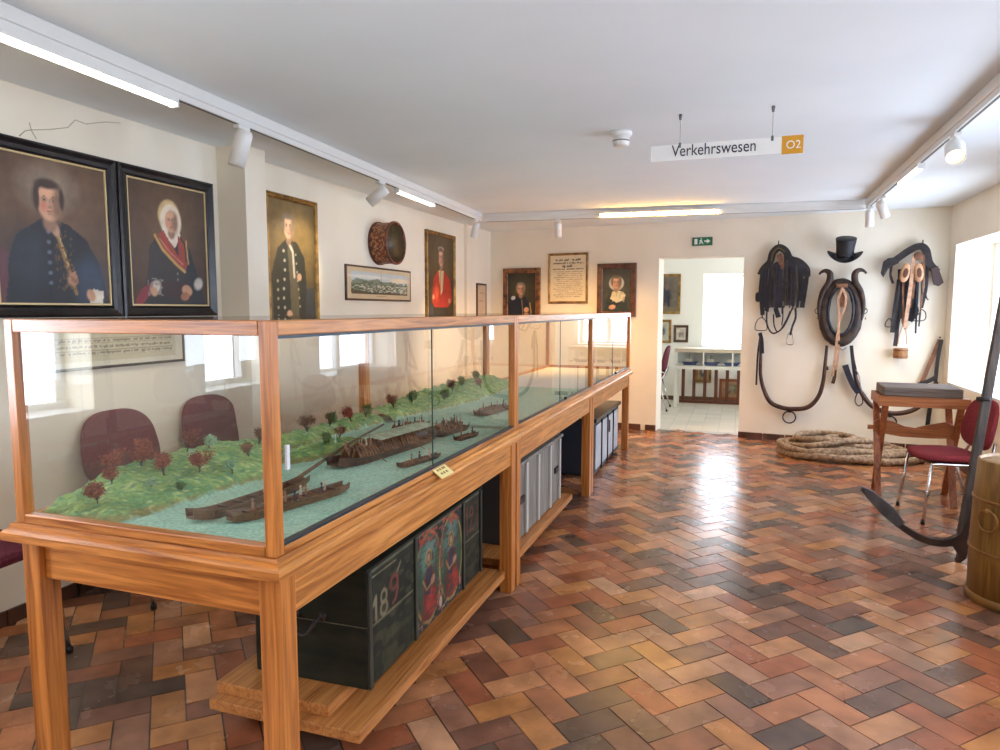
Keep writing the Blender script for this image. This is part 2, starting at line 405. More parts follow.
sc.cycles.max_bounces = 10; sc.cycles.diffuse_bounces = 5; sc.cycles.glossy_bounces = 5; sc.cycles.transparent_max_bounces = 24
sc.cycles.use_denoising = True; sc.cycles.sample_clamp_indirect = 6

# ceiling track and fittings
lamp = emis('tube_glow', (255, 248, 232), 6.0); warm = emis('tube_glow_warm', (255, 190, 96), 85.0)
def track(name, label, p, q, z):
    """white surface duct with a slim black-slotted rail under it"""
    p = Vector((p[0], p[1], 0)); q = Vector((q[0], q[1], 0)); d = q-p; a = math.atan2(d.y, d.x); L = d.length
    t = thing(name, label, 'light track', (p.x, p.y, z), a, 'ceiling light tracks')
    MB().box(0, L, -.027, .027, -.022, HC-z-.001).build('duct', whitem, t, bevel=.006)
    r = MB(); r.box(0, L, -.017, .017, -.052, -.0221); r.build('rail', whitem, t)
    MB().box(.02, L-.02, -.006, .006, -.054, -.0521).build('contact_slot', M('slot', (70, 70, 70), .5), t)
    return t
ZT = 2.525
track('light_track', 'long white ceiling light track above the wall with the two black framed portraits', (-2.36, -.2), (-2.72, 7.16), ZT)
track('light_track', 'white ceiling light track running across the room before the wall with the doorway', (-2.7, 7.22), (1.13, 7.50), ZT)
track('light_track', 'white ceiling light track on the right, above the wooden barrel and the windows', (1.05, -.2), (1.13, 7.44), ZT)
def tube_light(label, p, q, mat, z=2.4548):
    p = Vector((p[0], p[1], 0)); q = Vector((q[0], q[1], 0)); d = q-p; a = math.atan2(d.y, d.x); L = d.length
    t = thing('tube_light', label, 'tube light', (p.x, p.y, z), a, 'tube lights in the ceiling tracks')
    MB().box(0, L, -.022, .022, -.004, .018).build('housing', whitem, t)
    m_ = MB(); m_.box(.01, L-.01, -.019, .019, -.02, -.0045); m_.build('diffuser', mat, t, bevel=.006)
    [MB().box(x, x+.02, -.008, .008, .0181, min(.10, HC-z-.0005)).build('clip', whitem, t) for x in (L*.2, L*.8) if z > 2.5]; MB().box(0, .012, -.022, .022, -.022, -.0042).build('end_cap', whitem, t); MB().box(L-.012, L, -.022, .022, -.022, -.0042).build('end_cap', whitem, t)
def xt(y): return -2.36+(y+.2)*(-.36/7.36)
tube_light('long glowing tube light in the left track, nearest the camera', (xt(1.05), 1.05), (xt(2.6), 2.6), lamp)
tube_light('short glowing tube light in the left track, beyond the second spotlight', (xt(5.0), 5.0), (xt(5.78), 5.78), lamp)
tube_light('long warm glowing tube light before the wall with the framed certificate', (-1.42, 7.262), (-.21, 7.352), warm, 2.512)
tube_light('short tube light in the right track between the lit spotlight and the end pair', (1.108, 5.3), (1.115, 5.95), lamp)
def spot(label, x, y, aim, r=.038, ln=.15, lit=0, z=2.4728, neck=.055, W=26, col=(255, 238, 205)):
    t = thing('spotlight', label, 'spotlight', (x, y, z), 0, 'spotlights on the ceiling tracks')
    MB().box(-.02, .02, -.045, .045, -.022, 0).build('adapter', whitem, t, bevel=.004)
    st = MB(); st.tube([(0, 0, -.02), (0, 0, -.022-neck)], .009, 8); st.box(-.004, .004, -.014, .014, -.03-neck, -.018); st.build('bracket', whitem, t)
    d = Vector(aim).normalized(); c = Vector((0, 0, -.03-neck)); a = c-d*ln*.32; b = c+d*ln*.68
    R_ = d.to_track_quat('Z', 'Y').to_matrix().to_4x4(); R_.translation = a
    h = MB(); h.lathe([(0, 0), (r*.82, 0), (r*.96, .012), (r, .02), (r, ln), (r*.9, ln), (r*.88, ln-.02), (0, ln-.021)], 22)
    h.v = [tuple(R_ @ Vector(v)) for v in h.v]; h.build('lamp_head', M('lamp_head_white', (236, 236, 232), .3), t)
    g = MB(); g.lathe([(0, ln-.012), (r*.86, ln-.014), (r*.86, ln-.019), (0, ln-.019)], 18); g.v = [tuple(R_ @ Vector(v)) for v in g.v]
    g.build('lens', emis('lens_%s' % label[:6]+str(x), (255, 222, 150), 2.2 if lit else .8), t)
    l = bpy.data.lights.new('spot', 'SPOT'); l.energy = W; l.spot_size = 1.15 if W < 50 else 2.3; l.spot_blend = .8; l.color = lin(col); l.shadow_soft_size = .03
    lo = bpy.data.objects.new('spot_lamp', l); C.objects.link(lo); lo.location = Vector((x, y, z))+b+d*.01; lo.rotation_euler = d.to_track_quat('-Z', 'Y').to_euler()
spot('white cylindrical spotlight nearest the camera on the left track, by the pier', xt(3.08), 3.08, (-.25, -.12, -.95), r=.044, ln=.19)
spot('white spotlight tilted towards the gold framed portrait, second along the left track', xt(4.72), 4.72, (-.75, -.2, -.6), r=.042, ln=.17)
spot('white spotlight at the far end of the left track, in the corner', xt(7.0), 7.0, (-.25, .1, -.95), ln=.16, W=45, col=(255, 205, 130))
spot('white spotlight hanging from the cross track left of the framed certificate', -1.87, 7.282, (-.05, .32, -.92), ln=.15, W=105, col=(255, 196, 112))
spot('lit spotlight facing into the room from the right track, nearest the camera', 1.10, 4.5, (-.12, -.72, -.62), r=.05, ln=.13, lit=1)
spot('tilted white spotlight of the pair at the far end of the right track', 1.125, 6.72, (.4, .4, -.8), ln=.15)
spot('upright white spotlight nearest the far wall at the end of the right track', 1.13, 7.33, (.1, .3, -.95), ln=.15)
# smoke detector
t = thing('smoke_detector', 'round white smoke detector on the ceiling left of the hanging sign', 'smoke detector', (-.70, 4.22, HC))
MB().lathe([(0, -.026), (.058, -.026), (.064, -.018), (.064, 0), (0, 0)][::-1], 28).build('base', white, t)
MB().lathe([(.034, -.085), (.046, -.08), (.05, -.06), (.05, -.045), (.046, -.04), (.046, -.0262), (0, -.0262)], 28).build('sensor_head', white, t)
MB().lathe([(.0505, -.058), (.0505, -.05)], 28).build('vent_ring', M('vent_grey', (130, 126, 118), .6), t)
# hanging sign
t = thing('hanging_sign', 'white ceiling sign reading Verkehrswesen with an orange O2 field', 'sign', (-.489, 3.95, 2.318))
MB().box(0, .672, 0, .006, 0, .084).build('panel', M('sign_white', (244, 244, 240), .4), t)
MB().box(.672, .776, -.001, .007, -.006, .086).build('number_field', M('sign_orange', (222, 158, 36), .4), t)
text_mesh('Verkehrswesen', .087, M('sign_ink', (40, 40, 62), .6), t, (.112, -.0012, .021), sx=.80)
text_mesh('O2', .058, M('sign_text_white', (250, 246, 235), .6), t, (.692, -.0025, .02), sx=.95)
for x in (.155, .625):
    w = MB(); w.tube([(x, .003, .083), (x, .003, HC-2.318)], .0012, 6); w.build('wire', steel, t)
    w = MB(); w.box(x-.006, x+.006, -.004, .010, .066, .092); w.build('clamp', alu, t)
    w = MB(); w.lathe([(.006, HC-2.318-.03), (.009, HC-2.318-.012), (.009, HC-2.318)], 10, (x, .003, 0)); w.build('ceiling_mount', alu, t)
# exit sign
t = thing('exit_sign', 'small green emergency exit sign above the doorway', 'sign', (-.546, yfar(-.546)-.002, 2.268), AF)
MB().box(0, .222, -.012, 0, 0, .088).build('panel', M('exit_green', (36, 120, 84), .4), t)
MB().box(-.004, .226, -.0115, .001, -.004, .092).build('edge', M('exit_edge', (60, 62, 44), .5), t)
pw = M('pictogram_white', (235, 240, 235), .5)
MB().box(.02, .055, -.014, -.0122, .012, .076).build('door_symbol', pw, t)
g = MB(); g.prism([(.135, .036), (.135, .054), (.165, .054), (.165, .072), (.205, .045), (.165, .018), (.165, .036)], -.014, -.0122); g.build('arrow', pw, t)
g = MB(); g.lathe([(0, -.014), (.008, -.014), (.008, -.0122), (0, -.0122)], 12, (.098, 0, .074), 'Y'); g.prism([(.088, .062), (.108, .06), (.112, .034), (.126, .016), (.116, .012), (.1, .032), (.082, .012), (.072, .018), (.09, .04), (.076, .05), (.08, .056)], -.014, -.0122); g.build('running_figure', pw, t)
# ------------------------------------------------------------------ painted surfaces (colour per vertex on a fine grid)
canvas_mat = vcol('oil_canvas', .38, bump=.25, bscale=160, mottled=.18, mscale=14)
print_mat = vcol('printed_paper', .6, mottled=.05, mscale=8)
box_paint = vcol('chest_paint', .7, bump=.25, bscale=60, spec=.25, mottled=.35, mscale=14)
def paint(name, w, h, ops, parent, loc=(0, 0, 0), mat=None, res=.006, rotz=0, bg=(60, 44, 34), bg2=None, seed=1):
    nx = max(12, int(w/res)); nz = max(12, int(h/res))
    U, V = np.meshgrid(np.linspace(0, 1, nx+1), np.linspace(0, 1, nz+1)); asp = w/h
    rs = np.random.RandomState(seed)
    def nz2(sc_):
        g = rs.rand(sc_+2, sc_+2); a = U*sc_; b = V*sc_; i = a.astype(int); j = b.astype(int); fa = a-i; fb = b-j
        fa = fa*fa*(3-2*fa); fb = fb*fb*(3-2*fb)
        return (g[j, i]*(1-fa)+g[j, i+1]*fa)*(1-fb)+(g[j+1, i]*(1-fa)+g[j+1, i+1]*fa)*fb
    b1 = np.array(lin(bg)); b2 = np.array(lin(bg2 or tuple(v*.7 for v in bg)))
    n_ = (nz2(4)*.6+nz2(11)*.4)[..., None]; col = b1*(1-n_)+b2*n_
    wob = (nz2(13)-.5)
    for op in ops:
        k = op[0]; c = np.array(lin(op[-1]))
        if k == 'e':      # ellipse cu cv ru rv rot soft
            _, cu, cv, ru, rv, rot, soft, _c = op
            x = (U-cu)*asp; y = V-cv; cr, sr = math.cos(rot), math.sin(rot)
            d = np.sqrt(((x*cr+y*sr)/(ru*asp))**2+((-x*sr+y*cr)/rv)**2); a = np.clip((1+soft/2-d)/max(soft, 1e-3), 0, 1)
        elif k == 'r':    # ring cu cv ru rv width
            _, cu, cv, ru, rv, wd_, _c = op
            d = np.sqrt(((U-cu)/ru)**2+((V-cv)/rv)**2); a = np.clip(1.4-np.abs(d-1)/wd_, 0, 1)
        elif k == 'p':    # polygon
            pts = op[1]; ins = np.zeros(U.shape, bool)
            for i in range(len(pts)):
                (x1, y1), (x2, y2) = pts[i-1], pts[i]
                if y1 == y2: continue
                ins ^= ((y1 > V) != (y2 > V)) & (U+wob*.012 < (x2-x1)*(V-y1)/(y2-y1)+x1)
            a = ins.astype(float)
        elif k == 'l':    # polyline width
            pts, wd_ = op[1], op[2]; a = np.zeros(U.shape)
            for (x1, y1), (x2, y2) in zip(pts, pts[1:]):
                x1, x2_ = x1*asp, x2*asp; X = U*asp; dx, dy = x2_-x1, y2-y1; t_ = np.clip(((X-x1)*dx+(V-y1)*dy)/(dx*dx+dy*dy+1e-9), 0, 1)
                d = np.hypot(X-x1-t_*dx, V-y1-t_*dy); a = np.maximum(a, np.clip((wd_*1.3-d)/(wd_*.6), 0, 1))
        elif k == 't':    # line of illegible writing u0 u1 v height
            _, u0, u1, v0, hh, _c = op
            s = rs.rand(400); i = np.clip(((U-u0)/(u1-u0)*400*(u1-u0)*asp/hh/190).astype(int), 0, 399) if False else ((U*asp/hh*1.7).astype(int) % 400)
            a = ((np.abs(V-v0-(s[i]-.5)*hh*.3) < hh*(.25+.25*s[(i*7) % 400])) & (U > u0) & (U < u1) & (s[(i*3) % 400] > .2)).astype(float)*.8
        elif k == 'n':    # patchy noise u0 u1 v0 v1 scale threshold
            _, u0, u1, v0, v1, s_, th, _c = op
            a = (nz2(s_) > th) & (U > u0) & (U < u1) & (V > v0) & (V < v1); a = a.astype(float)*.85
        col = col*(1-a[..., None])+c*a[..., None]
    vs = [((u-.5)*w, 0, v*h) for u, v in zip(U.ravel(), V.ravel())]; W_ = nx+1
    fs = [(j*W_+i, j*W_+i+1, (j+1)*W_+i+1, (j+1)*W_+i) for j in range(nz) for i in range(nx)]
    me = bpy.data.meshes.new(name); me.from_pydata(vs, [], fs); at = me.color_attributes.new('Col', 'FLOAT_COLOR', 'POINT')
    at.data.foreach_set('color', np.concatenate([col.reshape(-1, 3), np.ones((len(vs), 1))], 1).ravel().astype(np.float32)); me.materials.append(mat or canvas_mat)
    o = bpy.data.objects.new(name, me); C.objects.link(o); o.parent = parent; o.location = loc; o.rotation_euler = (0, 0, rotz)
    return o
SK = (208, 160, 128); SK2 = (170, 116, 88)
def face(u, v, r, asp, hair=None, hat=None, skin=SK):
    """three-quarter face; r = half height in v; asp = w/h of the canvas"""
    ru = r*.72/asp; o = []; dk = lambda f: tuple(c*f for c in skin)
    if hair: o += [('e', u-ru*.1, v+r*.22, ru*1.22, r*1.02, 0, .35, hair)]
    o += [('e', u-ru*.05, v-r*1.1, ru*.55, r*.5, 0, .4, dk(.72)), ('e', u, v, ru, r, 0, .18, skin), ('e', u+ru*.62, v-.1*r, ru*.42, r*.9, 0, .9, dk(.70)), ('e', u-ru*.1, v+r*.55, ru*.5, r*.3, 0, .9, tuple(min(255, c*1.08) for c in skin)), ('e', u-ru*.5, v-r*.25, ru*.28, r*.25, 0, 1., (214, 140, 116))]
    if hair: o += [('e', u-ru*.1, v+r*.98, ru*.9, r*.26, 0, .6, hair), ('e', u-ru*1.0, v+r*.2, ru*.22, r*.7, 0, .5, hair), ('e', u+ru*1.0, v+r*.25, ru*.2, r*.6, 0, .5, hair)]
    for s in (-1, 1):
        x = u+s*ru*.36-ru*.06
        o += [('e', x, v+r*.14, ru*.24, r*.13, 0, 1., dk(.72)), ('l', [(x-ru*.17, v+r*.27), (x+ru*.02, v+r*.31), (x+ru*.18, v+r*.27)], r*.022, dk(.5)), ('e', x, v+r*.11, ru*.13, r*.045, 0, .5, (206, 190, 172)), ('e', x, v+r*.11, ru*.075, r*.055, 0, .4, (52, 38, 32))]
    o += [('l', [(u-ru*.02, v+r*.12), (u+ru*.06, v-r*.2)], r*.022, dk(.8)), ('e', u+ru*.02, v-r*.24, ru*.14, r*.07, 0, .8, dk(.74)), ('e', u-ru*.02, v-r*.49, ru*.24, r*.05, 0, .6, (158, 84, 72)), ('e', u, v-r*.62, ru*.2, r*.05, 0, 1., dk(.8))]
    return o
def picture(name, label, w, h, loc, rotz, fmat, prof, ops, group=None, glassy=False, **k):
    t = thing(name, label, 'picture', loc, rotz, group)
    f = MB(); f.frame(w, h, [(0, 0)]+prof); f.build('frame', fmat, t)
    ins, dp = prof[-1]
    paint('canvas' if not k.get('mat') else 'print', w-2*ins+.006, h-2*ins+.006, ops, t, (0, -dp-.0015, ins-.003), **k)
    f = MB(); f.box(-w/2+.004, w/2-.004, -.008, 0.0, .004, h-.004); f.build('back_board', M('backing', (90, 66, 44), .8), t)
    return t
blk = M('ebonised_frame', (22, 20, 22), .28, c2=(40, 36, 38), scale=20)
gold = M('gilt_frame', (112, 84, 44), .4, .6, c2=(170, 132, 72), scale=14, bump=.25)
gilt_edge = M('gilt_slip', (212, 190, 140), .4, .4)
ppurple = M('brown_frame', (66, 42, 30), .4, c2=(92, 60, 42), scale=12)
pblk = [(0, .034), (.012, .040), (.03, .028), (.048, .022), (.058, .030), (.066, .018)]
LR = PI/2
t = picture('framed_portrait', 'black framed oil portrait of a man in a dark coat holding a letter', .73, .845, (XL, 2.557, 1.464), LR, blk, pblk,
    [('e', .55, .78, .5, .35, 0, 1.2, (110, 84, 62)), ('p', [(0, 0), (.0, .42), (.10, .34), (.12, 0)], (98, 56, 62)),
     ('p', [(.05, 0), (.10, .30), (.16, .46), (.34, .56), (.46, .60), (.62, .56), (.78, .47), (.90, .30), (.98, 0)], (28, 34, 42)),
     ('e', .26, .30, .14, .18, 0, .9, (38, 46, 56)), ('e', .80, .16, .14, .16, 0, 1., (52, 70, 92)), ('l', [(.50, .53), (.44, .35), (.42, .0)], .008, (20, 26, 36)),
     ('l', [(.50, .52), (.54, .42), (.57, .32), (.62, .20), (.66, .08)], .013, (150, 114, 68)), ('l', [(.52, .5), (.56, .40), (.60, .28)], .005, (206, 176, 116)), ('n', .48, .66, .1, .52, 60, .66, (104, 76, 44)), ('e', .46, .80, .18, .12, 0, 1.6, (150, 136, 118)),
     ('e', .46, .555, .12, .035, 0, .3, (28, 34, 44)), ('e', .50, .52, .035, .05, .3, .4, (190, 150, 122))]
    + [('e', .435, v, .017, .014, 0, .4, (92, 104, 118)) for v in (.50, .43, .36, .29, .22, .15)]
    + face(.46, .70, .125, .83, (66, 50, 42)) + [('e', .63, .18, .05, .034, .9, .5, (190, 142, 112)), ('p', [(.60, .22), (.66, .24), (.69, .16), (.64, .13)], (180, 132, 104)), ('l', [(.61, .2), (.68, .17)], .004, (120, 80, 62)), ('l', [(.62, .18), (.68, .15)], .004, (120, 80, 62)), ('p', [(.78, .01), (.82, .12), (.93, .10), (.92, .01)], (222, 214, 198)), ('e', .80, .07, .04, .045, .4, .3, SK)],
    bg=(96, 74, 56), bg2=(56, 42, 34), group='black framed portraits on the left wall')
f = MB(); f.frame(.606, .721, [(0, .0), (0, .024), (.008, .024), (.010, .018)], z0=.062); f.build('gilt_slip', gilt_edge, t)
t = picture('framed_portrait', 'black framed oil portrait of a woman in a pale bonnet and red scarf', .722, .845, (XL, 3.292, 1.464), LR, blk, pblk,
    [('e', .5, .7, .45, .4, 0, 1.2, (98, 74, 54)), ('p', [(.10, 0), (.20, .24), (.24, .48), (.38, .60), (.62, .60), (.76, .48), (.84, .30), (.96, .0)], (34, 38, 44)),
     ('e', .5, .74, .14, .135, 0, .15, (206, 176, 124)), ('e', .52, .70, .135, .14, 0, .15, (228, 214, 190)), ('p', [(.40, .60), (.46, .66), (.60, .66), (.64, .60), (.56, .48)], (226, 214, 196)),
     ('p', [(.34, .58), (.42, .62), (.58, .44), (.72, .36), (.70, .30), (.58, .35), (.42, .46)], (156, 62, 52)), ('p', [(.60, .60), (.68, .52), (.70, .34), (.62, .36), (.60, .48)], (150, 58, 50)),
     ('l', [(.31, .57), (.40, .46), (.58, .34), (.68, .29)], .012, (196, 156, 88)), ('l', [(.71, .55), (.73, .36)], .008, (190, 150, 86)), ('l', [(.36, .55), (.5, .44), (.66, .35)], .005, (206, 130, 100))]
    + [('e', .58, v, .013, .011, 0, .3, (110, 110, 110)) for v in (.27, .22, .17)]
    + face(.525, .70, .092, .82) + [('p', [(.04, .02), (.10, .12), (.26, .20), (.32, .14), (.18, .06), (.12, .0)], (134, 44, 56)), ('e', .29, .15, .075, .045, .8, .5, (206, 200, 188)), ('n', .2, .4, .08, .22, 40, .6, (150, 140, 130)), ('e', .86, .19, .055, .055, -.7, .5, (200, 194, 184)),
     ('p', [(.36, .20), (.66, .20), (.70, .06), (.40, .06)], (48, 30, 40)), ('e', .70, .13, .07, .045, -.3, .3, SK), ('e', .67, .08, .06, .035, .2, .3, SK2), ('e', .27, .115, .04, .04, .3, .3, SK)],
    bg=(78, 58, 44), bg2=(48, 36, 30), group='black framed portraits on the left wall')
f = MB(); f.frame(.598, .721, [(0, .0), (0, .024), (.008, .024), (.010, .018)], z0=.062); f.build('gilt_slip', gilt_edge, t)
pg = [(0, .03), (.008, .036), (.02, .028), (.032, .03), (.042, .016)]
picture('framed_portrait', 'gold framed portrait of a standing man in a green coat with silver buttons', .645, 1.02, (XL, 4.50, 1.34), LR, gold, pg,
    [('e', .5, .75, .5, .3, 0, 1.1, (128, 104, 58)), ('p', [(.62, .0), (.66, .30), (.98, .32), (1, .0)], (52, 58, 62)),
     ('p', [(.06, 0), (.04, .42), (.18, .62), (.36, .70), (.60, .68), (.76, .56), (.80, .30), (.74, 0)], (36, 42, 34)), ('p', [(.38, .66), (.50, .66), (.62, .30), (.60, .0), (.44, .0), (.42, .35)], (92, 84, 62)),
     ('l', [(.42, .66), (.50, .60), (.52, .40)], .012, (206, 200, 180))]
    + [('e', .30+.02*math.sin(i), .60-.075*i, .024, .013, 0, .3, (176, 172, 150)) for i in range(8)] + [('e', .56+.012*i, .58-.07*i, .018, .011, 0, .3, (168, 160, 134)) for i in range(7)] + [('e', .16, .36-.07*i, .022, .012, 0, .3, (160, 156, 136)) for i in range(5)]
    + face(.42, .79, .088, .60, (120, 108, 92)) + [('e', .40, .09, .06, .04, .8, .3, SK), ('e', .63, .40, .05, .03, .2, .3, SK)], bg=(104, 86, 48), bg2=(58, 48, 32), group='gold framed portraits on the left wall')
picture('framed_portrait', 'gold framed portrait of a person in a bright red jacket, near the far corner', .80, 1.04, (XL, 7.28, 1.34), LR, gold, pg,
    [('e', .5, .6, .4, .4, 0, 1.1, (96, 78, 48)), ('p', [(.20, 0), (.22, .20), (.78, .20), (.80, 0)], (54, 52, 48)), ('p', [(.14, .24), (.22, .50), (.38, .60), (.62, .60), (.84, .50), (.94, .24), (.76, .16), (.24, .16)], (182, 52, 40)),
     ('p', [(.40, .60), (.60, .60), (.56, .36), (.48, .30)], (214, 190, 140)), ('l', [(.46, .58), (.46, .24)], .008, (150, 34, 30)), ('e', .32, .34, .08, .1, 0, .7, (220, 88, 60)), ('e', .2, .28, .04, .03, 0, .3, SK), ('e', .82, .24, .05, .03, 0, .3, SK),
     ('p', [(0, 0), (0, .2), (.2, .18), (.2, 0)], (60, 70, 78))]
    + [('e', .5, .85, .10, .025, 0, .3, (230, 222, 206))] + face(.5, .745, .098, .74, (110, 92, 74)), bg=(70, 58, 36), bg2=(44, 36, 26), group='gold framed portraits on the left wall')
picture('framed_print', 'long framed panorama print of a landscape in a dark frame, under the drum', 1.245, .315, (XL, 5.875, 1.588), LR, ppurple, [(0, .018), (.006, .022), (.02, .016)],
    [('p', [(.05, .16), (.05, .86), (.95, .86), (.95, .16)], (196, 206, 206)), ('e', .3, .72, .3, .06, 0, .8, (226, 226, 216)), ('e', .8, .66, .16, .08, 0, .8, (236, 222, 190)),
     ('p', [(.05, .5), (.12, .66), (.3, .6), (.45, .68), (.52, .56), (.66, .60), (.8, .52), (.95, .5), (.95, .2), (.05, .2)], (128, 138, 120)), ('n', .05, .95, .2, .58, 26, .5, (92, 106, 74)), ('n', .05, .95, .18, .45, 34, .6, (214, 206, 184)),
     ('p', [(.05, .16), (.05, .30), (.2, .26), (.4, .2), (.6, .24), (.95, .2), (.95, .16)], (92, 74, 48)), ('n', .05, .7, .16, .42, 40, .62, (48, 58, 44)), ('l', [(.5, .16), (.5, .86)], .008, (96, 96, 90)), ('t', .42, .58, .09, .03, (140, 120, 90))],
    mat=print_mat, bg=(214, 196, 160), bg2=(206, 186, 150), res=.005)
picture('framed_print', 'narrow framed sheet hanging in the far left corner on the pier', .34, .56, (-3.225, 8.50, 1.29), LR, ppurple, [(0, .02), (.02, .02), (.024, .014)],
    [('t', .2, .8, .8, .04, (150, 126, 100)), ('t', .2, .8, .6, .04, (160, 136, 110))], mat=print_mat, bg=(214, 190, 160), bg2=(206, 180, 150))
picture('framed_print', 'long black framed sheet of writing on the left wall, seen through the display case', .94, .235, (XL, 2.90, 1.185), LR, blk, [(0, .018), (.006, .02), (.018, .014)],
    [('p', [(.06, .14), (.06, .88), (.94, .88), (.94, .14)], (206, 198, 170))] + [('l', [(.08, v), (.92, v)], .010, (150, 138, 112)) for v in (.28, .42, .6, .74)] + [('t', .09, .91, v, .07, (110, 96, 78)) for v in (.35, .51, .67)],
    mat=print_mat, bg=(226, 222, 204), bg2=(220, 214, 196), res=.005)
# far wall
def FW(x): return (x, yfar(x)-.001)
f1 = M('burl_frame', (62, 36, 20), .35, c2=(150, 96, 50), scale=16, detail=6)
pf = [(0, .03), (.008, .034), (.062, .028), (.07, .018)]
picture('framed_portrait', 'broad framed small portrait of a man in dark blue uniform, left of the certificate', .54, .70, (-2.76, yfar(-2.76)-.001, 1.36), AF, f1, pf,
    [('e', .5, .6, .4, .35, 0, 1.1, (70, 66, 44)), ('p', [(.05, 0), (.10, .30), (.28, .46), (.62, .46), (.80, .30), (.90, 0)], (28, 36, 56)), ('e', .2, .42, .08, .045, .3, .3, (206, 206, 206)), ('l', [(.5, .42), (.56, .05)], .008, (160, 140, 80)),
     ('p', [(.40, .46), (.58, .46), (.50, .38)], (40, 36, 40)), ('e', .68, .14, .09, .06, .3, .3, SK), ('l', [(.8, .3), (.86, .02)], .014, (176, 146, 86))] + face(.48, .62, .13, .705, (150, 132, 108)), bg=(52, 46, 30), bg2=(32, 28, 22), res=.005, group='portraits on the far wall')
picture('framed_certificate', 'framed cream certificate of calligraphy with a dark heading, between two portraits', .545, .648, (-2.108, yfar(-2.108)-.001, 1.588), AF, gold, [(0, .02), (.01, .026), (.032, .014)],
    [('t', .14, .86, .90, .05, (90, 74, 58)), ('t', .06, .94, .83, .042, (96, 80, 64)), ('t', .34, .62, .765, .06, (40, 32, 28)), ('t', .06, .94, .70, .034, (96, 80, 64))] + [('t', .10+.05*(i % 3), .92-.04*(i % 2), .645-.042*i, .020, (140, 124, 102)) for i in range(14)],
    mat=print_mat, bg=(232, 218, 186), bg2=(224, 208, 174), res=.0045)
f3 = M('walnut_frame', (66, 38, 28), .35, c2=(118, 74, 54), scale=14, detail=6)
picture('framed_portrait', 'broad brown framed small portrait of a woman with white shawl, left of the doorway', .50, .665, (-1.462, yfar(-1.462)-.001, 1.42), AF, f3, pf,
    [('p', [(.06, 0), (.14, .30), (.34, .46), (.66, .46), (.84, .30), (.94, 0)], (36, 50, 54)), ('e', .5, .66, .26, .17, 0, .15, (196, 196, 184)), ('p', [(.28, .30), (.36, .46), (.5, .50), (.72, .46), (.84, .38), (.74, .26), (.52, .20)], (216, 206, 172)), ('n', .3, .8, .22, .46, 16, .62, (184, 174, 140)),
     ('l', [(.16, .20), (.45, .14), (.6, .2)], .012, (20, 20, 24)), ('e', .36, .10, .12, .055, .2, .3, SK)] + face(.5, .67, .14, .68, (110, 96, 84)), bg=(70, 74, 68), bg2=(44, 48, 46), res=.005, group='portraits on the far wall')
# next room
def ap(name, label, x0, x1, z0, z1, fm, ops, bgc, **k):
    picture(name, label, x1-x0, z1-z0, ((x0+x1)/2, YA-.001, z0), 0, fm, [(0, .02), (.01, .024), (.045, .014)], ops, bg=bgc, res=.012, **k)
ap('framed_painting', 'gold framed dark painting of a rider, through the doorway above the two prints', -1.46, -.925, 1.44, 2.10, gold, [('e', .55, .45, .2, .25, 0, .5, (48, 46, 60)), ('e', .6, .7, .08, .1, 0, .4, (120, 96, 84)), ('p', [(.35, .1), (.42, .45), (.5, .45), (.5, .1)], (36, 34, 44)), ('p', [(.62, .1), (.62, .45), (.72, .45), (.72, .1)], (36, 34, 44)), ('p', [(0, 0), (0, .14), (1, .14), (1, 0)], (120, 104, 78))], (124, 112, 96))
ap('framed_print', 'small gold framed print half hidden by the left edge of the doorway', -1.40, -1.06, .955, 1.345, gold, [('e', .6, .5, .2, .22, 0, .4, (100, 110, 112)), ('e', .6, .55, .1, .1, 0, .4, (60, 70, 74))], (208, 202, 180), mat=print_mat)
ap('framed_print', 'small dark framed print with figures beside the annex window', -1.02, -.785, .97, 1.255, ppurple, [('n', .2, .8, .2, .6, 12, .45, (110, 104, 110)), ('e', .5, .5, .2, .15, 0, .5, (150, 130, 120))], (222, 212, 190), mat=print_mat)
ap('framed_print', 'brown framed picture behind the slats, upper of the two under the annex window', -.66, -.40, .31, .64, gold, [('e', .5, .5, .3, .3, 0, .4, (80, 86, 92)), ('e', .5, .6, .12, .15, 0, .4, (200, 180, 160))], (190, 160, 120), mat=print_mat)
ap('framed_print', 'brown framed picture behind the slats, lower right of the two under the annex window', -.27, .10, .04, .38, M('rust_frame', (150, 84, 54), .5), [('n', .2, .8, .2, .8, 12, .5, (90, 96, 70)), ('e', .5, .6, .2, .15, 0, .5, (150, 150, 120))], (190, 150, 110), mat=print_mat)

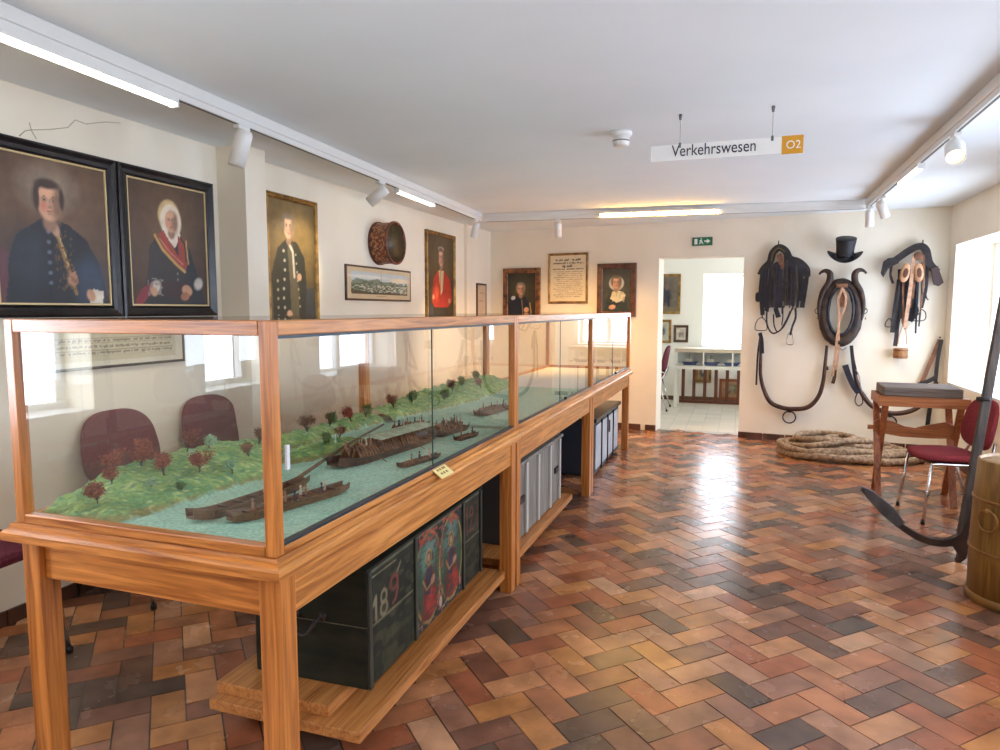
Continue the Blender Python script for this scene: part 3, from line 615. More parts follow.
# ------------------------------------------------------------------ display cases
CX, HW, Y0, L = -1.561, .465, 1.4146, 2.0044
ZT_, ZR = 1.474, .818
def display_case(i, label):
    t = thing('display_case', label, 'display case', (CX, Y0+i*L, 0), 0, 'glazed display cases on pine legs')
    first, last = i == 0, i == 2
    for sx in (-1, 1):
        for y in (.012, L-.078):
            b = MB(); x0 = sx*HW if sx < 0 else HW-.068; b.box(x0, x0+.068, y, y+.066, 0, ZR); b.build('leg', pineZ, t, bevel=.003)
    for sx in (-1, 1):
        b = MB(); x = sx*(HW-.018); b.box(x-.012, x+.012, .079, L-.079, .692, ZR-.001); b.build('apron', pineY, t, bevel=.002)
    for y in (.03, L-.054):
        b = MB(); b.box(-HW+.069, HW-.069, y, y+.024, .692, ZR-.001); b.build('apron', pineX, t, bevel=.002)
    prof = [(-.028, .8185), (.030, .8185), (.030, .842), (.022, .850), (.014, .852), (.014, .862), (.006, .868), (-.028, .868)]
    def mould(ends, mat):      # ends: two functions of the outward offset, mitred where two mouldings meet
        k = len(prof); b = MB(); vs = [e(a)+(z,) for e in ends for a, z in prof]
        b.add(vs, [tuple(range(k)), tuple(range(2*k-1, k-1, -1))]+[(j, (j+1) % k, (j+1) % k+k, j+k) for j in range(k)]); b.build('rim_moulding', mat, t)
    for sx in (-1, 1):
        mould((lambda a: (sx*(HW+a), -a if first else .001), lambda a: (sx*(HW+a), L+a if last else L-.001)), pineY)
    if first: mould((lambda a: (-HW-a, -a), lambda a: (HW+a, -a)), pineX)
    if last: mould((lambda a: (-HW-a, L+a), lambda a: (HW+a, L+a)), pineX)
    b = MB(); b.box(-HW+.031, HW-.031, .004, L-.004, .845, .866); b.build('base_board', M('case_base_%d' % i, (150, 182, 160) if i < 2 else (226, 226, 222), .7), t)
    p = .034
    for sx in (-1, 1):
        for y in (0.0005, L-p-.0005):
            x0 = -HW if sx < 0 else HW-p
            b = MB(); b.box(x0, x0+p, y, y+p, .8685, ZT_); b.build('post', pineZ, t, bevel=.0025)
    for sx in (-1, 1):
        x0 = -HW if sx < 0 else HW-p
        b = MB(); b.box(x0, x0+p, p+.001, L-p-.001, ZT_-.038, ZT_); b.build('top_rail', pineY, t, bevel=.0025)
        b = MB(); b.box(x0+.002, x0+p, p+.001, L-p-.001, .8685, .888); b.build('bottom_rail', pineY, t, bevel=.002)
    for y in (0.0005, L-p-.0005):
        b = MB(); b.box(-HW+p+.001, HW-p-.001, y, y+p, ZT_-.038, ZT_); b.build('top_rail', pineX, t, bevel=.0025)
        if (first and y < 1) or (last and y > 1):
            b = MB(); b.box(-HW+p+.001, HW-p-.001, y, y+p, .8685, .895); b.build('bottom_rail', pineX, t, bevel=.002)
    dk = M('track_grey', (62, 70, 76), .4, .6)
    b = MB(); b.box(HW-.026, HW-.006, p+.001, L-p-.001, ZT_-.0465, ZT_-.0385); b.build('door_track', dk, t)
    b = MB(); b.box(HW-.026, HW-.004, p+.001, L-p-.001, .8885, .8955); b.build('door_track', dk, t)
    ym = .962
    def pane(pts, parent=t): q = MB(); q.add(pts, [(0, 1, 2, 3)]); return q.build('glass_pane', gl, parent)
    x = HW-.010; z0, z1 = .896, ZT_-.047
    p1_ = pane([(x, p, z0), (x, ym+.01, z0), (x, ym+.01, z1), (x, p, z1)])
    x2 = HW-.018
    p2_ = pane([(x2, ym-.01, z0), (x2, L-p, z0), (x2, L-p, z1), (x2, ym-.01, z1)])
    b = MB(); b.box(x-.002, x+.002, ym+.008, ym+.012, z0, z1); b.build('pane_edge', M('glass_edge', (34, 60, 54), .2), p1_)
    pane([(-HW+.012, L-p, .8685), (-HW+.012, p, .8685), (-HW+.012, p, ZT_-.03), (-HW+.012, L-p, ZT_-.03)])
    if first: pane([(-HW+p, .014, .89), (HW-p, .014, .89), (HW-p, .014, ZT_-.03), (-HW+p, .014, ZT_-.03)])
    if last: pane([(HW-p, L-.014, .89), (-HW+p, L-.014, .89), (-HW+p, L-.014, ZT_-.03), (HW-p, L-.014, ZT_-.03)])
    pane([(-HW+.02, .02, ZT_+.0012), (HW-.008, .02, ZT_+.0012), (HW-.008, L-.02, ZT_+.0012), (-HW+.02, L-.02, ZT_+.0012)])
    b = MB(); b.box(x, x+.007, .060, .072, 1.085, 1.15) if first else b.tube([(x+.0, 1.1, .905), (x+.018, 1.1, .905)], .010, 10)
    b.build('glass_lock', M('lock_white', (225, 228, 230), .3) if first else black, t)
    return t
display_case(0, 'glass display case on pine legs nearest the camera, holding the river landscape with barges')
display_case(1, 'middle glass display case of the row, above the grey ribbed chest')
display_case(2, 'farthest glass display case of the row, above the chest with pale panels and black frame')
t = thing('label_card', 'small yellow card with two lines of writing on the case rim', 'label', (-1.0805, 2.42, .8725), 0)
R_ = Matrix.Rotation(.62, 4, 'Y')
b = MB(); b.box(-.03, .03, -.058, .058, -.0015, .0015, R_); b.build('card', M('yellow_card', (240, 220, 150), .5), t)
b = MB()
for j, (dx, ys) in enumerate(((-.010, (-.03, -.008, .014, .03)), (.010, (-.026, -.004, .02)))):
    for y in ys: b.box(dx-.005, dx+.005, y-.006, y+.008, .0016, .002, R_)
b.build('writing', M('card_ink', (150, 126, 60), .7), t)

# ------------------------------------------------------------------ model landscape
def lerp_tab(tab, y):
    for (a, b), (c, d) in zip(tab, tab[1:]):
        if y <= c: return b+(d-b)*max(0, (y-a)/(c-a))
    return tab[-1][1]
SH = [(1.4, -1.705), (1.56, -1.70), (1.9, -1.675), (2.1, -1.66), (2.3, -1.78), (2.5, -1.875), (3.0, -1.90), (3.6, -1.84), (4.4, -1.70), (5.5, -1.74)]
def terr(x, y):
    s = lerp_tab(SH, y)+.02*mnoise.noise(Vector((y*6, 0, 3))); d = s-x
    hgt = -.002
    if d > 0: hgt = (.012*min(1, d/.015)+.085*min(1, d/.26)**.8)*(.12+.88*min(1, max(0, (y-1.46)/.24)))
    dx, dy = (x+1.74)/.11, (y-2.62)/.30; r = math.hypot(dx, dy)+.12*mnoise.noise(Vector((x*9, y*9, 0)))
    if r < 1: hgt = max(hgt, .028*min(1, (1-r)*3))
    if hgt > 0: hgt += .016*mnoise.noise(Vector((x*14, y*14, 1)))+.008*mnoise.noise(Vector((x*45, y*45, 2)))
    return hgt
ZW = .872
def landscape(i, label):
    y0 = Y0+i*L+.040; y1 = Y0+(i+1)*L-.040; x0, x1 = CX-HW+.037, CX+HW-.037; nx, ny = 80, 170
    vs = []; cs = []
    for j in range(ny+1):
        for k in range(nx+1):
            x = x0+(x1-x0)*k/nx; y = y0+(y1-y0)*j/ny; h = terr(x, y)
            n1 = mnoise.noise(Vector((x*22, y*22, 5))); n2 = mnoise.noise(Vector((x*70, y*70, 8))); n3 = mnoise.noise(Vector((x*6, y*4, 9)))
            if h <= 0:
                c = (168, 208, 184); c = tuple(v*(1+.05*n1+.05*n2) for v in c); h = -.001+.0012*n2
                if n3 > .32: c = tuple(a*.7+b_*.3 for a, b_ in zip(c, (196, 214, 184)))
            else:
                g = .5+1.1*n1+.5*n3+.4*n2; g = max(0, min(1, g)); c = tuple(a*(1-g)+b_*g for a, b_ in zip((104, 150, 88), (160, 182, 104)))
                if n2 > .28: c = (92, 146, 104)
                if n2 < -.38: c = (192, 202, 132)
                if h < .014: c = tuple(a*.45+b_*.55 for a, b_ in zip(c, (150, 118, 66)))
            vs.append((x-CX, y-y0, h)); cs.append(lin(c)+(1,))
    W_ = nx+1; fs = [(j*W_+k, j*W_+k+1, (j+1)*W_+k+1, (j+1)*W_+k) for j in range(ny) for k in range(nx)]
    me = bpy.data.meshes.new('model_landscape'); me.from_pydata(vs, [], fs); a = me.color_attributes.new('Col', 'FLOAT_COLOR', 'POINT')
    a.data.foreach_set('color', np.array(cs, np.float32).ravel()); me.materials.append(vcol('landscape_paint', .75, bump=.6, bscale=240, mottled=.28, mscale=90)); me.polygons.foreach_set('use_smooth', [True]*len(fs))
    o = bpy.data.objects.new('model_landscape', me); C.objects.link(o); o.location = (CX, y0, ZW)
    tag(o, label, 'model landscape', 'model river landscapes in the display cases')
landscape(0, 'model river landscape with green bank and pale teal water, in the nearest case')
landscape(1, 'model river landscape with green bank and pale water, in the middle case')
# shrubs
def shrub(name, label, leafc, seed, h=.09, dens=1., bark=(70, 48, 38), spread=1.15):
    rng = random.Random(seed); t = thing(name, label, 'model shrub', (0, 0, 0), 0, 'model shrubs on the river bank')
    tr = MB(); lf = MB(); lc = [lin(c) for c in leafc]
    def br(p, d, l, r, lvl):
        q = p+d*l; tr.tube([p, (p+q)/2+Vector((rng.uniform(-1, 1), rng.uniform(-1, 1), 0))*l*.08, q], [r, r*.8, r*.6], 4)
        if lvl >= 2:
            for _ in range(int(11*dens)):
                c = p.lerp(q, rng.uniform(.1, 1.25))+Vector([rng.uniform(-1, 1)*.008 for _ in range(3)]); s = rng.uniform(.0016, .0034); lf.col = rng.choice(lc)
                a = Vector([rng.uniform(-1, 1) for _ in range(3)]).normalized(); b_ = a.orthogonal().normalized()
                lf.add([c-a*s, c+b_*s*.6, c+a*s, c-b_*s*.6], [(0, 1, 2, 3)])
        if lvl < 3:
            for _ in range(rng.choice((3, 4)) if lvl else 5):
                nd = (d+Vector((rng.uniform(-1, 1)*spread, rng.uniform(-1, 1)*spread, rng.uniform(.1, .9)))).normalized()
                br(p.lerp(q, rng.uniform(.55, 1)), nd, l*rng.uniform(.75, 1.25) if lvl < 1 else l*rng.uniform(.5, .85), r*.6, lvl+1)
    br(Vector((0, 0, -.006)), Vector((rng.uniform(-.2, .2), rng.uniform(-.2, .2), 1)).normalized(), h*.20, .0024, 0)
    tr.build('branches', M('twig_'+name+str(seed), bark, .8), t); lf.build('foliage', vcol('leaf_colours', .8), t)
    return t
RED = [(132, 50, 38), (160, 72, 46), (104, 40, 36), (176, 92, 60)]; PALE = [(150, 186, 150), (120, 166, 116), (176, 200, 160)]; GRN = [(70, 116, 58), (96, 140, 66), (52, 92, 52)]; BRN = [(126, 84, 58), (150, 100, 66), (98, 68, 50)]
protos = [shrub('model_shrub', '', RED, 1), shrub('model_shrub', '', RED, 5, .105), shrub('model_shrub', '', PALE, 3, .08), shrub('model_shrub', '', BRN, 4, .09), shrub('model_shrub', '', GRN, 8, .085, 1.2)]
used = set()
def plant(k, x, y, s, label):
    z = ZW+terr(x, y)-.002; rz = (x*37+y*91) % 6.28
    if k not in used: o = protos[k]; used.add(k); o.location = (x, y, z); o.rotation_euler = (0, 0, rz); o['label'] = label
    else: o = dup(protos[k], (x, y, z), rz, label)
    o.scale = (s*1.45,)*3
plant(0, -1.865, 1.555, .95, 'red twiggy model shrub at the near tip of the green bank')
plant(1, -1.955, 1.70, 1.0, 'orange red model shrub behind the nearest one, before the larger chair back')
plant(1, -1.93, 1.79, .9, 'red model shrub in the middle of the row on the near bank')
plant(0, -1.835, 1.79, 1.0, 'dark red model shrub standing alone in front of the gap between the chair backs')
plant(1, -1.79, 1.90, 1.0, 'bushy red brown model shrub nearest the near corner post')
plant(0, -1.955, 2.02, 1.15, 'tall orange red model shrub before the farther chair back')
plant(2, -1.72, 1.985, .95, 'pale green twiggy model shrub by the water beside the corner post')
plant(2, -1.92, 2.10, 1.0, 'pale green model shrub on the crest before the farther chair back')
plant(3, -1.95, 2.42, 1.0, 'brown model shrub on the bank just past the corner post')
plant(0, -1.90, 1.64, .8, 'small dark red model shrub between the first two shrubs of the near bank')
plant(2, -1.80, 1.70, .55, 'low pale green model bush in front of the nearer chair back')
plant(4, -1.73, 1.76, .5, 'low green model bush at the water edge below the red shrubs')
plant(0, -1.965, 1.86, 1.1, 'dark red model shrub against the back glass below the gap between the chairs')
plant(2, -1.87, 1.95, .7, 'low pale green model bush behind the bushy red brown shrub')
plant(3, -1.80, 2.18, .8, 'brown model shrub partly hidden by the near corner post')
plant(4, -1.73, 2.60, .9, 'green model shrub on the small river island')
plant(3, -1.75, 2.74, .8, 'brown model shrub at the far end of the river island')
for k, x, y in ((3, -1.95, 2.78), (4, -1.96, 2.98), (0, -1.94, 3.16), (4, -1.95, 3.32), (3, -1.93, 3.62), (4, -1.9, 3.8), (4, -1.82, 4.1), (3, -1.86, 4.35), (4, -1.9, 4.6), (0, -1.8, 4.75), (4, -1.92, 4.95)):
    plant(k, x, y, 1.1, 'model shrub on the far river bank, %s leaved, %s' % ({0: 'red', 3: 'brown', 4: 'green'}[k], 'between the island and the middle post' if y < 3.4 else 'in the middle display case'))

# barges
bw1 = wood('barge_wood', (74, 52, 36), (138, 100, 64), 'X', scale=8); bw2 = wood('barge_dark', (44, 32, 28), (92, 64, 48), 'X', scale=8); bw3 = M('sack_brown', (96, 66, 48), .8, c2=(130, 94, 64), scale=60, bump=.4)
roofm = M('pale_roof', (168, 180, 150), .7, c2=(140, 150, 124), scale=30)
figm = [M('figure_a', (150, 110, 84), .8), M('figure_b', (60, 50, 56), .8), M('figure_c', (186, 160, 140), .8)]
def barge(label, p, q, w=.07, h=.022, prow=.02, cargo=None, crew=3, roof=False, mat=None, oars=0, seed=0):
    p = Vector((p[0], p[1], 0)); q = Vector((q[0], q[1], 0)); d = q-p; Ln = d.length; t = thing('model_barge', label, 'model boat', ((p.x+q.x)/2, (p.y+q.y)/2, ZW), math.atan2(d.y, d.x), 'model barges on the river')
    mat = mat or bw1; b = MB(); n = 16; rings = []
    for i in range(n+1):
        s = i/n; e = abs(2*s-1); ww = w/2*(1-.45*max(0, (e-.55)/.45)**1.6); zb = -.002+prow*.8*max(0, (e-.6)/.4)**2; zt = h+prow*max(0, (e-.45)/.55)**2*(1. if s < .5 else .6); x = (s-.5)*Ln
        zi = zb+min(.008, (zt-zb)*.5); rings.append([(x, -ww, zt), (x, -ww*.82, zb), (x, ww*.82, zb), (x, ww, zt), (x, ww-.004, zt), (x, ww*.78, zi), (x, -ww*.78, zi), (x, -ww+.004, zt)])
    vs = [v for r in rings for v in r]; fs = [(i*8+k, i*8+(k+1) % 8, (i+1)*8+(k+1) % 8, (i+1)*8+k) for i in range(n) for k in range(8)]
    fs += [tuple(range(8))[::-1], tuple(n*8+k for k in range(8))]; b.add(vs, fs); b.build('hull', mat, t)
    b = MB()
    for i in range(7): x = (i/6-.5)*Ln*.72; b.box(x-.003, x+.003, -w*.44, w*.44, h*.7, h*.95)
    b.build('thwarts', bw2, t)
    rng = random.Random(seed)
    if cargo:
        b = MB(); nn = int(Ln*.62/.02)
        for i in range(nn):
            for yy in (-.22, .22):
                x = -.34*Ln+i*.02; b.tube([(x, yy*w-.2*w, h*.5), (x+rng.uniform(-.003, .003), yy*w, h*.5+cargo*rng.uniform(.7, 1.)), (x, yy*w+.2*w, h*.5)], .0075, 6)
        b.build('cargo', bw3, t)
    if roof:
        b = MB(); z = h+.055; b.add([(-.18*Ln, -w*.5, z), (.42*Ln, -w*.5, z), (.42*Ln, 0, z+.010), (-.18*Ln, 0, z+.010), (.42*Ln, w*.5, z), (-.18*Ln, w*.5, z)], [(0, 1, 2, 3), (3, 2, 4, 5)]); ro = b.build('roof', roofm, t)
        for x in (-.16, .1, .4):
            for yy in (-.42, .42): g = MB(); g.tube([(x*Ln, yy*w, h), (x*Ln, yy*w, z)], .0018, 5); g.build('roof_post', bw2, ro)
    for i in range(crew):
        x = (-.36+.72*(i+.5)/crew+rng.uniform(-.03, .03))*Ln; y = rng.uniform(-.25, .25)*w; z = h*.6+(cargo or 0)*.6
        g = MB(); g.lathe([(.0038, 0), (.0046, .008), (.0040, .016), (.0052, .021), (.0018, .0245), (.0018, .026)], 8, (x, y, z)); g.ball((x, y, z+.0295), .0036, 6); g.lathe([(.0052, .0325), (.0035, .034), (.003, .037), (0, .0375)], 8, (x, y, z)); g.tube([(x, y, z+.020), (x+.007, y+.004, z+.017), (x+.012, y+.001, z+.02)], .0014, 5)
        g.build('crew_figure', figm[i % 3], t)
    for i in range(oars):
        g = MB(); s = 1 if i % 2 else -1; x = (-.2+.4*i/max(1, oars-1))*Ln; g.tube([(x, 0, h+.02), (x-.02, s*(w*.5+.05), .003)], .0014, 5); g.build('oar', bw1, t)
    return t
barge('long flat model barge with raised prow, nearest the short side of the case', (-1.505, 1.555), (-1.455, 2.06), .066, .024, .024, None, 0)
barge('model barge with rowers crossing behind the near corner post', (-1.40, 1.60), (-1.285, 2.05), .075, .022, .014, .006, 9, seed=3)
tb = barge('large model salt barge with a pale roof and heaped cargo in the nearest case', (-1.50, 2.30), (-1.405, 3.02), .13, .028, .02, .062, 14, True, bw2, 3, seed=5)
barge('small dark model boat beside the large barge, close to the sliding glass', (-1.262, 2.40), (-1.205, 2.66), .045, .012, .012, .008, 3, False, bw2, seed=7)
barge('model barge with stacked cargo left of the pale roofed barge', (-1.60, 2.95), (-1.535, 3.32), .09, .024, .018, .045, 8, False, bw2, 2, seed=8)
barge('brown model barge beyond the join of the sliding panes', (-1.42, 3.04), (-1.36, 3.36), .09, .026, .016, .05, 9, False, bw2, 2, seed=9)
barge('small model boat trailing near the far end of the nearest case', (-1.27, 3.0), (-1.235, 3.2), .045, .012, .012, .01, 2, False, bw2, seed=10)
barge('model barge alone on the water in the middle display case', (-1.45, 3.75), (-1.38, 4.15), .09, .022, .018, .03, 4, False, bw2, 2, seed=11)
t = thing('steering_oar', 'very long wooden model steering oar slanting from the water to the roofed barge', 'model oar', (-1.50, 2.02, ZW))
g = MB(); g.beam((0, 0, .008), (-.03, .12, .010), .014, .012); g.build('blade', bw1, t)
g = MB(); g.tube([(-.025, .10, .011), (-.07, .5, .055), (-.09, .86, .085)], [.007, .006, .004], 6); g.build('shaft', bw1, t)
# ------------------------------------------------------------------ shelves and chests under the cases
def low_shelf(label, y0, y1, x0=-1.75, x1=-1.135, upper=True):
    t = thing('floor_shelf', label, 'shelf', ((x0+x1)/2, y0, 0), 0, 'low floor shelves under the display cases'); w = (x1-x0)/2; Ln = y1-y0
    MB().box(-w, w, 0, Ln, .075, .115).build('shelf_board', shelfwood, t, bevel=.004)
    for y in (.14, Ln-.2): b = MB(); b.box(-w+.05, w-.08, y, y+.06, 0, .075); b.build('bearer', dkpineZ, t)
    return t
low_shelf('low pine floor board carrying the painted chest, nearest the camera', 1.86, 3.36)
low_shelf('low pine floor board carrying the grey ribbed chest', 3.50, 4.98, x1=-1.15)
t = tag(MB().box(-.235, .235, 0, 1.3, 0, .043).build('loose_plank', shelfwood, None, bevel=.003), 'loose pine plank lying on the floor board under the painted chest', 'plank'); t.location = (-1.515, 1.90, .116)

greenp = M('dark_green_paint', (26, 27, 19), .75, c2=(42, 42, 29), scale=5, stretch=(1, 1, 3), bump=.25, spec=.25)
t = thing('painted_chest', 'dark green painted chest with two oval saint paintings and a year', 'chest', (-1.665, 2.016, .160), 0.02)
W_, D_, H_ = .466, 1.20, .44
MB().box(0, W_, 0, D_, 0, .225).build('body', greenp, t, bevel=.004)
lid = MB().box(.0, W_, .0, D_, .229, H_-.012).build('upper_body', greenp, t, bevel=.003)
MB().box(-.004, W_+.008, -.006, D_+.006, H_-.011, H_).build('lid', greenp, t, bevel=.003)
MB().box(.003, W_-.003, .003, D_-.003, .22, .234).build('seam', M('seam_light', (96, 92, 72), .7), t)
GD = (156, 132, 76)
def oval(cx):
    return [('e', cx, .50, .118, .47, 0, .05, (150, 126, 66)), ('e', cx, .50, .109, .445, 0, .08, (52, 70, 52)), ('e', cx-.01, .72, .07, .18, 0, .7, (76, 104, 88)), ('e', cx+.02, .80, .05, .08, 0, .7, (92, 108, 98)),
            ('p', [(cx-.07, .10), (cx-.045, .45), (cx-.02, .60), (cx+.03, .60), (cx+.06, .42), (cx+.075, .12), (cx, .06)], (96, 44, 36)), ('e', cx+.02, .22, .05, .13, .3, .5, (140, 48, 38)), ('n', cx-.08, cx+.08, .08, .9, 40, .6, (70, 60, 48)), ('p', [(cx-.04, .35), (cx-.01, .60), (cx+.03, .56), (cx+.01, .30)], (56, 48, 56)),
            ('r', cx, .70, .022, .068, .22, (150, 120, 64)), ('e', cx, .70, .02, .06, 0, .4, (70, 52, 44)), ('e', cx, .695, .013, .042, 0, .4, (150, 114, 90)), ('e', cx+.035, .44, .02, .04, .4, .3, (150, 112, 88)), ('l', [(cx-.05, .5), (cx-.02, .38), (cx+.03, .42)], .012, (140, 106, 66))]
ops = [('n', 0, 1, 0, 1, 18, .62, (58, 56, 38)), ('p', [(.325, .0), (.325, 1), (.775, 1), (.775, .0)], (38, 46, 40)), ('l', [(.325, 0), (.325, 1)], .014, (66, 62, 46)), ('l', [(.775, 0), (.775, 1)], .014, (66, 62, 46)),
       ('l', [(.03, .93), (.19, .93)], .008, (120, 112, 84)), ('l', [(0, .51), (.31, .51)], .010, (110, 102, 74)), ('l', [(.79, .51), (1, .51)], .010, (104, 98, 72)), ('l', [(0, .985), (1, .985)], .012, (92, 90, 72))]
ops += oval(.445)+oval(.655)
for cx in (.445, .655): ops += [('n', cx-.08, cx+.08, .86, .99, 60, .52, (156, 62, 48)), ('n', cx-.1, cx+.1, .0, .06, 50, .6, (150, 110, 90))]
ops += [('n', .52, .58, .05, .95, 44, .6, (120, 70, 56)), ('e', .55, .12, .014, .06, 0, .4, (170, 140, 120)), ('e', .745, .14, .012, .05, 0, .4, (160, 90, 80)), ('e', .345, .10, .012, .05, 0, .4, (160, 140, 110))]
# year
N1 = (116, 104, 80); N2 = (104, 56, 44)
ops += [('l', [(.055, .54), (.055, .74), (.04, .68)], .018, N1), ('r', .105, .69, .018, .055, .30, N1), ('r', .105, .585, .021, .055, .30, N1), ('r', .175, .74, .024, .06, .34, N2), ('l', [(.198, .76), (.20, .66), (.185, .58), (.165, .56)], .018, N2), ('l', [(.20, .82), (.222, .88)], .014, N1)]
ops += [('l', [(.83, .58), (.83, .9)], .012, N2), ('r', .88, .82, .018, .05, .3, N2), ('l', [(.90, .80), (.86, .6), (.90, .6)], .012, N2), ('l', [(.95, .58), (.95, .88)], .012, N2)]
paint('painted_front', D_-.01, H_-.016, ops, t, (W_+.0008, D_/2, .002), box_paint, .005, LR, (44, 44, 29), (30, 31, 22), seed=4)
for y in (.004, .385, .92, 1.165):
    g = MB(); g.box(W_+.001, W_+.010, y, y+.024, 0, H_-.014); g.build('edge_strip', M('strip_green', (52, 52, 40), .5, c2=(36, 38, 30), scale=12), t, bevel=.002)
g = MB(); g.tube(smooth_path([(.185, -.004, .245), (.19, -.03, .235), (.215, -.045, .20), (.25, -.045, .195), (.275, -.03, .235), (.28, -.004, .245)], 5), .007, 8); hd = g.build('handle', iron, t)
for x in (.175, .29): g = MB(); g.lathe([(.018, 0), (.016, -.006), (0, -.008)], 12, (x, 0, .247), 'Y'); g.build('handle_plate', iron, hd)

greyrib = wood('weathered_grey', (104, 96, 88), (164, 156, 144), 'Z', rough=.7, scale=.8); ribl = M('pale_rib', (186, 180, 168), .6)
t = thing('ribbed_chest', 'weathered grey plank chest with pale vertical ribs under the middle case', 'chest', (-1.67, 3.72, .116), 0)
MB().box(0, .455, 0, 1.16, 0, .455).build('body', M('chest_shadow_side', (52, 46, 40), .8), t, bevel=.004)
MB().box(.4552, .4560, .004, 1.156, .004, .452).build('front_boards', greyrib, t)
MB().box(-.008, .470, -.008, 1.168, .4555, .475).build('lid', greyrib, t, bevel=.004)
for y in (.02, .235, .50, .80, 1.06): g = MB(); g.box(.4562, .472, y, y+.035, .01, .45); g.build('rib', ribl, t, bevel=.003)
for y in (.12, .95): g = MB(); g.box(.4562, .468, y, y+.09, .22, .26); g.build('hinge_strap', iron, t)
t = thing('travel_trunk', 'black blue trunk standing back in shadow between the two ribbed chests', 'trunk', (-1.86, 5.02, 0), 0)
tk = M('blue_black_paint', (22, 28, 46), .4, c2=(34, 44, 66), scale=6)
MB().box(0, .50, 0, .42, 0, .40).build('body', tk, t, bevel=.006)
MB().box(-.004, .504, -.004, .424, .4005, .50).build('lid', tk, t, bevel=.015)
for y in (.08, .30): g = MB(); g.box(.5045, .512, y, y+.03, .05, .48); g.build('metal_band', M('worn_tin', (120, 124, 130), .4, .6), t)
g = MB(); g.box(.505, .516, .17, .24, .33, .43); g.build('lock_plate', M('worn_brass', (150, 130, 80), .4, .6), t)
t = thing('panelled_chest', 'chest with pale grey panels in a black frame, under the farthest case', 'chest', (-1.68, 5.98, 0), 0)
pg_ = M('pale_grey_panel', (176, 184, 190), .5, c2=(206, 210, 212), scale=5)
MB().box(0, .49, 0, 1.30, .02, .50).build('body', M('charcoal_paint', (40, 46, 54), .45), t, bevel=.003)
MB().box(-.012, .515, -.02, 1.32, .5005, .535).build('lid', M('lid_black', (34, 38, 44), .3), t, bevel=.004)
for i in range(4): y = .06+i*.31; g = MB(); g.box(.4905, .498, y, y+.245, .06, .46); g.build('panel', pg_, t, bevel=.003)
for i in range(3): y = .305+i*.31; g = MB(); g.box(.4905, .505, y+.018, y+.036, .02, .49); g.build('stile', black, t)
g = MB(); g.box(.499, .506, .70, .74, .30, .42); g.build('lock_plate', iron, t)

# ------------------------------------------------------------------ upholstered chairs
def chair(label, loc, rotz, fab, s=1., group=None, k=1.):
    """origin on the floor; the sitter looks along local -Y"""
    t = thing('upholstered_chair', label, 'chair', loc, rotz, group)
    m_ = MB(); m_.slab(.225, .215, .052, 3.2, 'XY', (0, -.01, .462), bend=.012, taper=-.04); m_.build('seat', fab, t)
    m_ = MB(); m_.slab(.225, .185, .042, 3.0, 'XZ', (0, 0, 0), bend=-.030, taper=.10)
    R = Matrix.Rotation(-.16, 4, 'X'); R.translation = (0, .235, .70); m_.v = [tuple(R @ Vector(v)) for v in m_.v]; m_.build('backrest', fab, t)
    for sx in (-1, 1):
        for a, b in (((sx*.215, -.17, .425), (sx*.245, -.215, 0)), ((sx*.215, .15, .425), (sx*.24, .27, 0))):
            g = MB(); g.tube([a, b], .0105, 10); lg = g.build('leg', chrome, t)
            g = MB(); g.lathe([(.013, 0), (.014, .02), (.0115, .025)], 10, (b[0], b[1], 0)); g.build('foot_cap', black, lg)
    for sx in (-1, 1): g = MB(); g.tube(smooth_path([(sx*.215, -.17, .425), (sx*.214, -.12, .432), (sx*.214, .10, .432), (sx*.20, .20, .45), (sx*.15, .252, .58)], 4), .0105, 8); g.build('side_frame', chrome, t)
    g = MB(); g.box(-.205, .205, -.16, .17, .424, .440); g.build('seat_pan', black, t)
    t.scale = (s, s, s); return t
chair('red upholstered chair with chrome legs beside the trestle table, behind the barrel', (1.445, 5.68, 0), -PI/2+.13, redfab, .99)
for i, (y, lb) in enumerate(((2.83, 'plum upholstered chair against the left wall behind the red model shrubs'), (3.52, 'plum upholstered chair against the left wall, the farther one seen through the case'), (1.84, 'plum upholstered chair at the left edge of the photo, only its seat corner showing'))):
    o = chair(lb, (-2.97, y, 0), PI/2, plumfab, 1.08, 'plum chairs along the left wall')
chair('red upholstered chair in the next room, half hidden by the left door jamb', (-1.27, 10.62, 0), -PI/2, plumfab, 1.1)

# ------------------------------------------------------------------ drum shell on the left wall
t = thing('wall_drum', 'painted old drum shell hung on the left wall, open side facing out', 'drum', (XL, 5.86, 2.13), 0)
dcol = vcol('drum_paint', .45, bump=.2, bscale=60, mottled=.25, mscale=30)
b = MB(); n = 84; R = .192; dp = .175; rng = random.Random(2)
pal = [lin(c) for c in ((140, 72, 40), (160, 96, 56), (110, 60, 40), (180, 130, 84), (76, 64, 44), (126, 64, 48))]
for i in range(n):
    for k in range(12):
        a0, a1 = 2*PI*i/n, 2*PI*(i+1)/n; x0, x1 = .012+dp*k/12, .012+dp*(k+1)/12; b.col = rng.choice(pal) if k not in (0, 1, 10, 11) else lin((70, 46, 32)) if (i//3) % 2 else lin((168, 124, 66))
        b.add([(x0, R*math.cos(a0), R*math.sin(a0)), (x1, R*math.cos(a0), R*math.sin(a0)), (x1, R*math.cos(a1), R*math.sin(a1)), (x0, R*math.cos(a1), R*math.sin(a1))], [(0, 1, 2, 3)], True)
b.build('shell', dcol, t)
b = MB(); b.lathe([(R-.008, .012), (R-.008, .18)], 56, (0, 0, 0), 'X'); b.build('inner_wall', wood('drum_inner', (54, 44, 28), (92, 80, 50), 'X', scale=.6), t)
b = MB(); b.lathe([(0, .013), (R-.008, .013)], 40, (0, 0, 0), 'X'); b.build('drum_skin', M('old_skin', (96, 88, 56), .6, c2=(66, 62, 40), scale=9), t)
